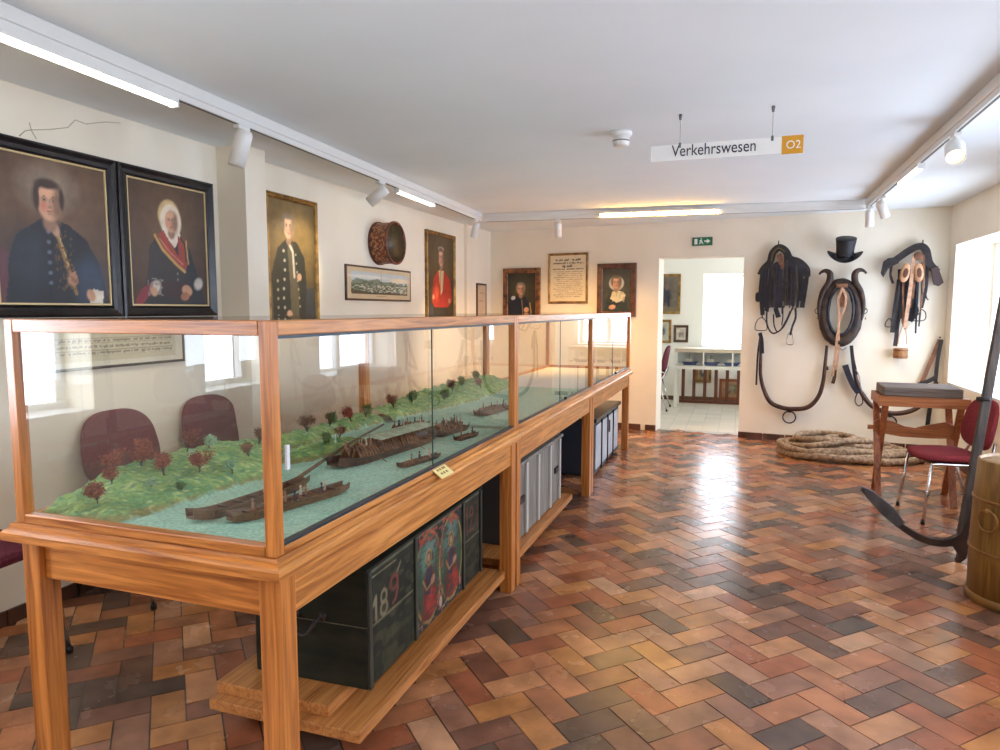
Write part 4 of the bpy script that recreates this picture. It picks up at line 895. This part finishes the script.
for x in (.004, .172): b = MB(); b.lathe([(R-.009, x), (R+.010, x), (R+.010, x+.020), (R-.009, x+.020), (R-.009, x)], 56, (0, 0, 0), 'X'); b.build('hoop', M('drum_hoop', (66, 34, 28), .5, c2=(140, 70, 50), scale=24), t)

# ------------------------------------------------------------------ harness and yokes on the far wall
def HP(name, label, cat, x, z, group=None): return thing(name, label, cat, (x, yfar(x)-.002, z), AF, group)
def sp(pts, y0, k=5): return smooth_path([(p[0], -(p[2] if len(p) > 2 else y0), p[1]) for p in pts], k)
def strap(name, pts, parent, mat, w=.026, th=.006, y=.05, rs=None):
    P = sp(pts, y); g = MB(); g.tube(P, 1 if not rs else [rs[0]+(rs[1]-rs[0])*i/(len(P)-1) for i in range(len(P))], flat=(w, th), up=(0, -1, 0)); return g.build(name, mat, parent)
def cord(name, pts, parent, mat, r=.006, y=.04, k=5, closed=False, n=8):
    P = [(p[0], -(p[2] if len(p) > 2 else y), p[1]) for p in pts]; P = smooth_path(P, k, closed); g = MB(); g.tube(P, r, n, closed); return g.build(name, mat, parent)
def hook(t, z=0): 
    g = MB(); g.tube(smooth_path([(0, .0, z), (0, -.06, z-.012), (0, -.085, z), (0, -.088, z+.035)], 4), .006, 8); g.build('wall_hook', iron, t)
# harness one, left: crop scale
def c1(x, y): return ((x-242)*.00158, -(y-75)*.00181)
t = HP('horse_harness', 'black horse harness of many hanging straps with a stirrup, left of the top hat', 'harness', .404, 2.262, 'harness pieces on the far wall')
hook(t, -.02)
strap('collar_arch', [c1(128, 275), c1(150, 235), c1(190, 195), c1(205, 140), c1(245, 108), c1(290, 130), c1(320, 178), c1(380, 200), c1(428, 245), c1(432, 290)], t, leather, .075, .03, .06)
strap('brass_arch', [c1(200, 190), c1(206, 145), c1(243, 112), c1(285, 135)], t, M('dull_brass', (128, 108, 66), .4, .6), .014, .012, .085)
strap('crown_pad', [c1(250, 150), c1(262, 190), c1(268, 240)], t, leather3, .05, .02, .10)
rng = random.Random(12)
for i, (a, w, mm, yy) in enumerate((((150, 235, 140, 400, 152, 525), .045, leather2, .06), ((172, 220, 168, 380, 176, 500), .035, leather, .075), ((135, 262, 128, 360, 132, 430), .03, leather, .05), ((195, 205, 188, 380, 185, 505), .028, leather2, .085),
        ((262, 200, 258, 340, 258, 480), .06, leather2, .10), ((290, 150, 292, 330, 284, 440), .03, leather, .10), ((352, 200, 358, 330, 350, 470), .034, leather2, .075), ((372, 205, 392, 330, 380, 480), .03, leather, .06), ((392, 215, 408, 320, 398, 440), .026, leather2, .075), ((425, 245, 432, 300, 410, 480), .05, leather, .06), ((330, 190, 335, 300, 330, 430), .022, leather, .09), ((240, 480, 246, 500, 262, 540), .05, leather2, .10))):
    strap('hanging_strap', [c1(*a[0:2]), c1(*a[2:4]), c1(*a[4:6])], t, mm, w, .007, yy)
for i in range(13):
    x = 140+i*22+rng.uniform(-8, 8); y0 = 215+abs(x-250)*.25; y1 = rng.uniform(400, 520); dx = rng.uniform(-14, 14)
    strap('narrow_strap', [c1(x, y0), c1(x+dx*.3, (y0+y1)/2), c1(x+dx, y1)], t, rng.choice((leather, leather2, leather, leather3 if i % 4 == 0 else leather)), rng.uniform(.012, .022), .006, rng.uniform(.09, .12), (1, .75))
for i in range(4): a = c1(150+i*50, 330+rng.uniform(-60, 60)); b_ = c1(205+i*52, 350+rng.uniform(-60, 60)); strap('cross_strap', [a, ((a[0]+b_[0])/2, (a[1]+b_[1])/2-.02), b_], t, leather, .016, .005, .12)
g = MB(); g.prism([(c1(200, 215)), c1(235, 190), c1(250, 210), c1(245, 480), c1(200, 478)], -.05, -.035); g.build('felt_cloth', greyfelt, t)
g = MB(); g.prism([c1(300, 195), c1(345, 200), c1(348, 460), c1(300, 468)], -.05, -.035); g.build('felt_cloth', greyfelt, t)
strap('rein', [c1(180, 500), c1(184, 580), c1(215, 635), c1(255, 632), c1(300, 590), c1(350, 480)], t, leather, .017, .006, .07)
strap('rein', [c1(225, 520), c1(232, 590), c1(262, 630), c1(310, 560), c1(335, 500)], t, leather, .014, .006, .055)
strap('rein', [c1(285, 470), c1(288, 540), c1(282, 590)], t, leather, .012, .005, .06)
strap('trace_strap', [c1(368, 480), c1(372, 540), c1(352, 600), c1(342, 650)], t, leather, .022, .008, .06)
cord('buckle_ring', [c1(330, 640), c1(352, 640), c1(362, 705), c1(318, 700)], t, steel, .005, .05, 4, True)
cord('stirrup', [c1(104, 618), c1(106, 580), c1(122, 552), c1(146, 543), c1(168, 556), c1(180, 585), c1(182, 618), c1(142, 624)], t, iron, .0045, .04, 3, True)
g = MB(); g.slab(.028, .055, .02, 3, 'XZ', (c1(115, 412)[0], -.04, c1(115, 412)[1])); g.build('leather_pouch', leather, t)
cord('stirrup_loop', [c1(148, 520), c1(150, 545)], t, iron, .006, .04)
# top hat on a peg
t = HP('top_hat', 'black top hat hung on the wall above the horse collar', 'hat', 1.066, 2.03)
b = MB(); b.lathe([(.105, .0), (.088, .012), (.084, .03), (.090, .12), (.102, .205), (.100, .212), (.0, .214)], 36); hx = b.v
hm = M('hat_felt', (20, 20, 22), .65, c2=(34, 33, 36), scale=40)
R = Matrix.Rotation(.05, 4, 'Y') @ Matrix.Rotation(.36, 4, 'X'); R.translation = (0, -.17, .03); b.v = [tuple(R @ Vector(v)) for v in b.v]; b.build('crown', hm, t)
b = MB(); n = 40; prof = [(.086, .012), (.11, .004), (.14, .0), (.160, .010), (.163, .016), (.158, .014), (.14, .006), (.11, .012)]
vs = []
for r, z in prof:
    for j in range(n): a = 2*PI*j/n; vs.append((r*math.cos(a)*1.06, r*math.sin(a)*.95, z+.05*(r/.16)**2*(math.cos(a)**2)-.022*(r/.16)**2*math.sin(a)**2))
b.add(vs, [(i*n+j, i*n+(j+1) % n, ((i+1) % 8)*n+(j+1) % n, ((i+1) % 8)*n+j) for i in range(8) for j in range(n)], True); b.v = [tuple(R @ Vector(v)) for v in b.v]; b.build('brim', hm, t)
b = MB(); b.lathe([(.0885, .022), (.0905, .05)], 36); b.v = [tuple(R @ Vector(v)) for v in b.v]; b.build('hat_band', M('silk_band', (30, 30, 34), .3), t)
b = MB(); b.tube([(0, 0, .03), (0, -.12, .035)], .009, 8); b.build('peg', iron, t)
# horse collar
K = .00272
def c2(x, y): return ((x-160)*K, (320-y)*K)
t = HP('horse_collar', 'oval black horse collar with curved wooden horns, hung below the top hat', 'horse collar', 1.055, 1.495, 'harness pieces on the far wall')
b = MB(); n = 44; P = []; rs = []
for i in range(n):
    a = 2*PI*i/n; x = 60*math.sin(a); y = 320-112*math.cos(a)*(1 if math.cos(a) > 0 else 1.08); x *= 1+.06*math.cos(a)*-1
    P.append((c2(160+x, y)[0], -.085, c2(160, y)[1])); rs.append(.92*(1+.12*mnoise.noise(Vector((i*.7, 3, 1))))*.053+.014*(1-math.cos(a))/2)
b.tube(P, rs, 12, True); b.build('collar_body', M('collar_leather', (30, 26, 26), .6, c2=(70, 50, 38), scale=16, bump=.6), t)
for i in range(14):
    a = 2*PI*(i+.5)/14; 
b = MB(); P = [(c2(160+45*math.sin(2*PI*i/n), 0)[0], -.135, c2(0, 320-96*math.cos(2*PI*i/n))[1]) for i in range(n)]; b.tube(P, .014, 8, True); b.build('inner_roll', leather2, t)
for s in (-1, 1):
    P = [(s*.205, -.115, -.10), (s*.215, -.12, .05), (s*.185, -.12, .20), (s*.130, -.12, .30), (s*.118, -.115, .38), (s*.135, -.11, .42), (s*.175, -.11, .435), (s*.215, -.11, .415), (s*.225, -.11, .395)]
    P = smooth_path(P, 5); rr = [.012+.022*math.sin(PI*min(1, i/(len(P)-1)*1.15)) for i in range(len(P))]; b = MB(); b.tube(P, rr, 10); b.build('hame', M('hame_iron', (32, 26, 24), .55, c2=(72, 48, 36), scale=18, bump=.4), t)
    for z in (.02, -.08): b = MB(); b.lathe([(.0, 0), (.014, .004), (.014, .012), (0, .016)], 10, (s*.232, -.12, z), 'X'); b.build('stud', M('brass_stud', (160, 130, 70), .35, .7), t)
    cord('side_ring', [(s*.235, .03, .11), (s*.255, 0, .11), (s*.235, -.03, .11), (s*.215, 0, .11)], t, iron, .004, .11, 4, True)
b = MB(); b.box(-.055, .055, -.17, -.06, .245, .29); b.build('hame_block', M('worn_wood_block', (150, 104, 70), .6, c2=(110, 74, 50), scale=20), t, bevel=.008)
strap('tan_rein', [(.0, .25, .18), (.045, .15, .185), (.035, .02, .18), (-.005, -.10, .17), (-.022, -.30, .15), (-.035, -.50, .10), (-.05, -.72, .06)], t, tan, .026, .006)
strap('tan_rein', [(.01, .24, .185), (-.028, .12, .19), (-.015, 0, .18), (-.012, -.2, .17), (-.004, -.40, .12), (-.012, -.56, .08), (-.02, -.66, .06)], t, tan, .024, .006)
strap('brown_pad', [(.005, .22, .16), (.02, .12, .165), (.012, .04, .16)], t, leather3, .075, .02)
strap('tassel', [(-.03, -.60, .06), (-.03, -.72, .055), (-.045, -.80, .05)], t, rusty, .035, .014)
cord('link_chain', [(-.03, -.38, .10), (.03, -.42, .12), (.07, -.40, .1)], t, steel, .006, .1)
# saddle pad right
def c3(x, y): return ((x-478)*.0023, (48-y)*K)
t = HP('pack_harness', 'black leather saddle harness with two wooden toe stirrups, right of the horse collar', 'harness', 1.78, 2.21, 'harness pieces on the far wall')
hook(t, -.02)
strap('saddle_arch', [c3(340, 138), c3(380, 112), c3(425, 82), c3(465, 66), c3(492, 80), c3(508, 130), c3(540, 165)], t, leather, .07, .028, .07)
b = MB(); b.prism([c3(318, 165), c3(326, 120), c3(345, 108), c3(384, 104), c3(388, 128), c3(350, 145), c3(330, 182)], -.11, -.08); b.build('left_flap', leather, t, bevel=.006)
b = MB(); b.prism([c3(512, 150), c3(540, 142), c3(566, 205), c3(548, 218), c3(528, 212)], -.11, -.07); b.build('right_flap', M('brown_black_leather', (64, 48, 48), .5), t, bevel=.006)
strap('hanging_strap', [c3(362, 125), c3(358, 170), c3(370, 205)], t, leather, .025, .007, .08)
for a, w, mm, yy in (((395, 190, 385, 300, 378, 395), .045, leather, .07), ((405, 150, 412, 280, 402, 340), .085, leather, .06), ((395, 330, 396, 400, 392, 448), .04, leather, .06), ((448, 150, 452, 260, 440, 350), .07, leather2, .06), ((500, 130, 502, 220, 488, 300), .03, leather, .06), ((440, 280, 462, 310, 440, 348), .08, leather, .06), ((484, 100, 488, 200, 482, 320), .016, leather3, .11), ((420, 300, 418, 350, 430, 380), .03, leather3, .08)):
    strap('hanging_strap', [c3(*a[0:2]), c3(*a[2:4]), c3(*a[4:6])], t, mm, w, .009, yy)
for i in range(8):
    x = 392+i*13+rng.uniform(-5, 5); y0 = 120+rng.uniform(0, 40); y1 = rng.uniform(260, 400); strap('narrow_strap', [c3(x, y0), c3(x+rng.uniform(-5, 5), (y0+y1)/2), c3(x+rng.uniform(-9, 9), y1)], t, rng.choice((leather, leather2, leather3)), rng.uniform(.012, .024), .006, rng.uniform(.08, .11), (1, .75))
strap('tan_strap', [c3(446, 100), c3(440, 200), c3(432, 300), c3(426, 378)], t, tan, .034, .007, .13)
b = MB(); b.slab(.045, .042, .03, 2.4, 'XZ', (c3(462, 104)[0], -.12, c3(462, 104)[1])); b.build('leather_knob', leather3, t)
for x, s in ((414, .16), (467, -.05)):
    b = MB(); b.slab(.044, .100, .055, 2.2, 'XZ', taper=.12); R = Matrix.Rotation(s, 4, 'Y'); c = c3(x, 165); R.translation = (c[0], -.12, c[1]); b.v = [tuple(R @ Vector(v)) for v in b.v]
    ts = b.build('toe_stirrup', M('stirrup_wood', (168, 120, 84), .5, c2=(206, 158, 118), scale=16), t)
    b = MB(); b.slab(.022, .05, .012, 2.2, 'XZ'); b.v = [tuple(R @ Vector(v)+Vector((0.004, -.026, -.005))) for v in b.v]; b.build('toe_opening', M('stirrup_dark', (92, 60, 42), .7), ts)
for P in ([c3(366, 340), c3(350, 355), c3(350, 372), c3(376, 370)], [c3(488, 306), c3(505, 318), c3(502, 346), c3(456, 348), c3(460, 336), c3(480, 322)]): cord('stirrup', P, t, iron, .005, .06, 4, True)
cord('bell_cord', [c3(424, 350), c3(408, 400), c3(402, 440)], t, tan, .005, .07); cord('bell_cord', [c3(424, 350), c3(434, 400), c3(438, 440)], t, tan, .005, .07)
b = MB(); c = c3(415, 494); b.lathe([(0, 0), (.064, 0), (.068, .01), (.066, .10), (.068, .105), (.060, .105), (.058, .02), (0, .02)], 24, (c[0], -.09, c[1])); wb = b.build('wooden_bell', M('bell_wood', (136, 92, 52), .55, c2=(172, 124, 76), scale=9, stretch=(3, 3, 1)), t)
for z in (.014, .078): b = MB(); b.lathe([(.0675, z), (.0695, z), (.0695, z+.014), (.0675, z+.014)], 24, (c[0], -.09, c[1])); b.build('bell_hoop', leather3, wb)
cord('short_rein', [c3(496, 225), c3(506, 262), c3(514, 268)], t, leather, .006, .06)
# yokes
Y5 = .00292
def c4(x, y): return ((x-187)*.00281, (705-y)*.00303)
yk = M('yoke_iron', (58, 42, 38), .45, .4, c2=(88, 60, 48), scale=12, bump=.4)
def uy(name, label, x, z, pts, rr, ringc, extra=None):
    t = HP(name, label, 'yoke', x, z, 'U-shaped yokes on the far wall')
    P = smooth_path([(p[0], -.06, p[1]) for p in pts], 7); n_ = len(P)-1
    b = MB(); b.tube(P, [rr*(.62+.5*math.sin(PI*i/n_)) for i in range(n_+1)], 10); b.build('bow', yk, t)
    b = MB(); R_ = .067; b.tube([(ringc[0]+R_*math.sin(2*PI*i/26), -.06, ringc[1]-R_+R_*math.cos(2*PI*i/26)) for i in range(26)], .0075, 8, True); b.build('ring', iron, t)
    b = MB(); b.box(ringc[0]-.014, ringc[0]+.014, -.08, -.04, ringc[1]-.012, ringc[1]+.03); b.build('ring_eye', iron, t)
    return t
t = uy('ox_yoke', 'U-shaped iron and leather yoke with a ring, hanging below the left harness', .584, .386, [c4(66, 430), c4(70, 500), c4(72, 580), c4(88, 640), c4(115, 685), c4(160, 703), c4(205, 705), c4(255, 695), c4(290, 655), c4(305, 600), c4(310, 530), c4(313, 465)], .023, (0, -.03))
strap('side_strap', [c4(66, 425), c4(58, 500), c4(56, 622)], t, leather, .02, .006, .03); strap('top_loop', [c4(64, 422), c4(72, 450), c4(76, 500)], t, leather2, .04, .02, .07)
b = MB(); b.tube([(c4(318, 548)[0], -.05, c4(318, 548)[1]-.02), (c4(318, 548)[0], -.05, c4(318, 548)[1]+.02)], .012, 8); b.build('side_eye', iron, t)
def c5(x, y): return ((x-560)*.00256, (722-y)*.00285)
t = uy('ox_yoke', 'larger U-shaped yoke with padded left arm, reaching behind the trestle table', 1.57, .40, [c5(403, 470), c5(415, 540), c5(432, 610), c5(462, 665), c5(500, 702), c5(560, 722), c5(620, 714), c5(665, 690), c5(700, 640), c5(716, 600)], .024, (0.0, -.03))
strap('padded_arm', [c5(384, 545), c5(398, 580), c5(420, 625), c5(440, 650)], t, leather2, .062, .05, .08, (1, .8))
strap('arm_wrap', [c5(404, 470), c5(412, 520), c5(428, 580)], t, leather, .035, .014, .08)
cord('hanging_ring', [c5(436, 650), c5(428, 680), c5(442, 700), c5(458, 685), c5(448, 650)], t, iron, .006, .07, 4)
cord('chain', [c5(426, 560), c5(440, 585), c5(446, 620), c5(455, 645)], t, steel, .006, .1)
strap('buckled_strap', [c5(655, 608), c5(690, 595), c5(716, 578)], t, leather, .04, .014, .07)
t = HP('leather_trace', 'pair of long dark leather traces hanging in the corner by the window', 'harness', 1.985, 1.20, 'harness pieces on the far wall')
strap('trace', [(0, 0), (-.06, -.20), (-.14, -.46)], t, leather3, .04, .012, .04); strap('trace', [(.012, .0), (-.01, -.2), (-.02, -.44)], t, leather, .035, .010, .05)
strap('trace', [(-.01, -.44), (-.045, -.62), (-.07, -.95)], t, leather, .04, .010, .05)
b = MB(); b.tube([(0, 0, .02), (0, -.07, .02)], .007, 8); b.build('peg', iron, t)

# ------------------------------------------------------------------ rope on the floor
rng = random.Random(4); P = []; c0 = Vector((1.02, 7.74, 0)); nl = 7
for i in range(nl*26):
    a = 2*PI*i/26; lp = i/26; k = lp/nl
    rx = (.60, .52, .42, .33, .56, .46, .36, .5)[int(lp)]; ry = rx*.70; rx2 = (.52, .42, .33, .56, .46, .36, .5, .3)[min(7, int(lp)+1)]
    f = lp-int(lp); rr = rx+(rx2-rx)*max(0, f-.6)/.4
    P.append((c0.x+rr*math.cos(a)*1.02+.05*math.sin(lp*2.1), c0.y+rr*.74*math.sin(a)+.03*math.cos(lp*3), .036+.034*min(2.4, lp*.45)+.014*math.sin(a*3+lp)))
b = MB(); PP = smooth_path(P, 4); nn = 9; vs = []
b2 = MB()
def rope(b, PP, r):
    P_ = [Vector(p) for p in PP]; k = len(P_); L_ = 0; vs = []; n = 12
    for i in range(k):
        T = (P_[min(i+1, k-1)]-P_[max(i-1, 0)]).normalized(); w = T.cross(Vector((0, 0, 1))).normalized(); u = w.cross(T)
        if i: L_ += (P_[i]-P_[i-1]).length
        for j in range(n): a = 2*PI*j/n; q = r*(.86+.2*abs(math.cos((a*3+L_*2*PI/.09)/2))); vs.append(P_[i]+w*q*math.cos(a)+u*q*math.sin(a))
    fs = [(i*n+j, i*n+(j+1) % n, (i+1)*n+(j+1) % n, (i+1)*n+j) for i in range(k-1) for j in range(n)]+[tuple(range(n))[::-1], tuple((k-1)*n+j for j in range(n))]
    b.add(vs, fs, True)
P = [(x, y, .036+(z-.036)*.8) for x, y, z in P]
rope(b, smooth_path(P, 6), .034)
rope(b, smooth_path([(1.5, 7.55, .04), (1.3, 7.42, .06), (.9, 7.7, .17), (1.1, 7.95, .16), (1.35, 7.8, .14), (1.2, 7.55, .14), (.85, 7.62, .17), (.6, 7.8, .14), (.75, 8.0, .12), (1.3, 8.05, .10)], 16), .032)
rope(b, smooth_path([(.5, 7.7, .10), (.7, 7.45, .14), (1.0, 7.5, .19), (1.15, 7.75, .20), (.95, 8.0, .19), (.7, 7.95, .18), (.62, 7.7, .17), (.85, 7.5, .20), (1.25, 7.6, .19), (1.45, 7.85, .14), (1.3, 8.1, .10)], 16), .030)
rope(b, smooth_path([(1.35, 7.35, .036), (1.6, 7.5, .036), (1.78, 7.75, .036), (1.6, 7.95, .05), (1.2, 7.9, .12)], 16), .034)
ro = b.build('rope_coil', M('hemp_rope', (118, 94, 72), .85, c2=(184, 158, 128), scale=30, bump=.5)); tag(ro, 'thick hemp rope coiled on the brick floor below the horse collar', 'rope')

# ------------------------------------------------------------------ trestle table
t = thing('trestle_table', 'old pine trestle table with a thick grey board top, beside the red chair', 'table', (1.36, 6.19, 0), -.04)
tw1 = wood('red_pine_x', (150, 80, 40), (214, 134, 76), 'X'); tw2 = wood('red_pine_z', (136, 68, 38), (204, 122, 70), 'Z'); tw3 = wood('red_pine_y', (148, 76, 38), (206, 124, 70), 'Y')
MB().box(-.265, .265, -.20, .22, .835, .905).build('board_top', wood('grey_board', (84, 74, 68), (150, 134, 120), 'X', rough=.75), t, bevel=.008)
for y in (-.205, .20): b = MB(); b.box(-.30, .315, y, y+.022, .755, .8345); b.build('side_rail', tw1, t, bevel=.003)
for x in (-.30, .285): b = MB(); b.box(x, x+.022, -.182, .199, .765, .8345); b.build('end_rail', tw3, t, bevel=.003)
for x in (-.255, .255):
    for s in (-1, 1):
        b = MB(); dx = .016*s; b.beam((x+dx, -s*.165, .83), (x+dx*1.0, s*.235, 0.0), .028, .046, up=(1, 0, 0)); lg = b.build('leg', tw2, t, bevel=.003)
b = MB(); poly = [(-.30, .52), (-.30, .60), (-.26, .625), (-.16, .61), (-.08, .575), (.0, .565), (.02, .575), (.10, .60), (.20, .625), (.27, .60), (.30, .58), (.30, .50), (.1, .49), (-.1, .49)]
b.prism(poly, -.012, .012); b.build('stretcher', tw1, t, bevel=.003)
b = MB(); b.tube([(-.34, 0, .555), (-.30, 0, .555)], .018, 8); b.build('stretcher_peg', tw1, t)

# ------------------------------------------------------------------ wooden barrel
t = thing('wooden_barrel', 'tall golden brown wooden cask with thin hoops and a ring, right edge', 'barrel', (1.405, 4.10, 0))
bwm = wood('cask_wood', (116, 80, 34), (176, 132, 62), 'Z', rough=.35, scale=.7)
b = MB(); b.lathe([(.222, 0), (.224, .30), (.218, .55), (.208, .735), (.200, .742), (.196, .735), (.196, .718), (0, .717)], 48); b.build('body', bwm, t)
b = MB(); b.lathe([(0, .7175), (.195, .7175), (.195, .724), (0, .7245)], 48); b.build('lid', wood('cask_lid', (176, 138, 92), (214, 180, 134), 'X', rough=.6), t)
hp = M('cask_hoop', (150, 108, 56), .4, .2, c2=(120, 84, 42), scale=14)
for z, r in ((.0, .226), (.265, .2245), (.53, .2195)): b = MB(); b.lathe([(r, z), (r+.005, z+.002), (r+.005, z+.014 if z else .042), (r, z+.016 if z else .046)], 48); b.build('hoop', hp, t)
a = math.radians(214); cx, cy = .222*math.cos(a), .222*math.sin(a); nx_, ny_ = math.cos(a), math.sin(a); tx, ty = -ny_, nx_
b = MB(); R_ = .052; b.tube([(cx+nx_*.014+tx*R_*math.cos(2*PI*i/24), cy+ny_*.014+ty*R_*math.cos(2*PI*i/24), .445+R_*1.05*math.sin(2*PI*i/24)) for i in range(24)], .006, 8, True); b.build('ring_handle', M('old_brass', (150, 112, 62), .35, .6), t)
b = MB(); b.tube([(cx, cy, .50), (cx+nx_*.024, cy+ny_*.024, .50)], .012, 8); b.build('ring_staple', M('old_brass2', (170, 130, 76), .35, .5), t)

# ------------------------------------------------------------------ anchor
t = thing('ship_anchor', 'rusty dark iron anchor standing on its crown behind the barrel, shank leaning up', 'anchor', (1.24, 4.66, 0))
an = M('anchor_iron', (44, 32, 27), .5, .15, c2=(72, 50, 40), scale=10, bump=.4)
P = smooth_path([(-.49, .0, .40), (-.38, 0, .29), (-.26, 0, .185), (-.14, 0, .12), (-.02, 0, .115), (.06, 0, .17), (.105, 0, .28), (.125, .0, .42), (.135, .0, .52)], 6); n_ = len(P)-1
b = MB(); b.tube(P, [.45+.6*math.sin(PI*i/n_) for i in range(n_+1)], flat=(.04, .046), up=(0, 1, 0)); b.build('arms', an, t)
b = MB(); b.prism([(-.50, .43), (-.43, .40), (-.31, .305), (-.255, .225), (-.29, .185), (-.39, .27), (-.47, .36)], -.05, -.035); b.build('fluke', M('fluke_steel', (104, 104, 106), .4, .6, c2=(80, 78, 78), scale=9), t, bevel=.006)
b = MB(); b.prism([(-.04, .135), (.10, .16), (.085, .03), (.055, .0), (.03, .0), (.04, .05), (.01, .10)], -.02, .02); b.build('crown', an, t, bevel=.005)
b = MB(); b.beam((.05, 0, .12), (.235, .06, 1.86), .046, .04, up=(0, 1, 0)); b.build('shank', M('shank_wood_iron', (46, 38, 33), .6, c2=(78, 66, 57), scale=12, stretch=(3, 3, .5), bump=.3), t, bevel=.004)
b = MB(); b.tube([(.085, -.0, .985), (.145, -.03, .99)], .014, 8); b.build('shank_bolt', iron, t)
b = MB(); b.tube([(.24+.06*math.cos(2*PI*i/20), .06, 1.92+.06*math.sin(2*PI*i/20)) for i in range(20)], .01, 8, True); b.build('shackle', iron, t)

# ------------------------------------------------------------------ next room: glazed table and railing
t = thing('model_table', 'white glazed display table with blue ship models, seen through the doorway', 'display table', (-.92, 10.85, 0), 0)
wt = M('white_paint', (232, 230, 220), .5)
for x, y in ((0, 0), (1.25, 0), (0, .45), (1.25, .45)): b = MB(); b.box(x, x+.045, y, y+.045, 0, .60); b.build('leg', wt, t)
b = MB(); b.box(0, 1.30, 0, .50, .6005, .65); b.build('table_top', wt, t)
b = MB(); b.box(.012, 1.285, .44, .46, .655, .86); b.build('back_panel', M('sea_backdrop', (196, 206, 206), .6), t)
for x in (.0, .42, .84, 1.275): b = MB(); b.box(x, x+.022, 0, .022, .6505, .86); b.build('post', wt, t)
b = MB(); b.box(0, 1.30, 0, .5, .8605, .915); b.build('lid_board', M('pale_board', (206, 192, 168), .6), t)
b = MB(); b.add([(.02, .008, .65), (1.28, .008, .65), (1.28, .008, .86), (.02, .008, .86)], [(0, 1, 2, 3)]); b.build('glass_pane', gl, t)
for i, x in enumerate((.10, .42, .72, 1.0)):
    s = thing('ship_model', 'small blue hulled ship model inside the white glazed table, %s' % ('leftmost', 'second from left', 'third from left', 'rightmost')[i], 'model ship', (-.92+x, 11.05, .651), 0, 'ship models in the glazed table')
    b = MB(); b.prism([(0, .05), (.03, 0), (.20, 0), (.25, .06), (.12, .045)], -.03, .03); b.build('hull', M('ship_blue', (44, 74, 130), .4), s)
    b = MB(); b.prism([(.05, .055), (.06, .10), (.15, .10), (.16, .055)], -.015, .015); b.build('cabin', wt, s)
    b = MB(); b.tube([(.11, 0, .1), (.11, 0, .17)], .003, 5); b.build('mast', iron, s)
bal = thing('balustrade', 'dark brown slatted balustrade behind the white glazed table', 'railing', (-.85, 11.46, 0), 0)
br = wood('brown_slat', (92, 46, 26), (130, 72, 42), 'Z')
for i in range(8): b = MB(); b.box(i*.17, i*.17+.05, 0, .03, .045, .60); b.build('slat', br, bal)
for z in (0.0, .601): b = MB(); b.box(-.05, 1.35, -.005, .035, z, z+.044); b.build('rail', br, bal)
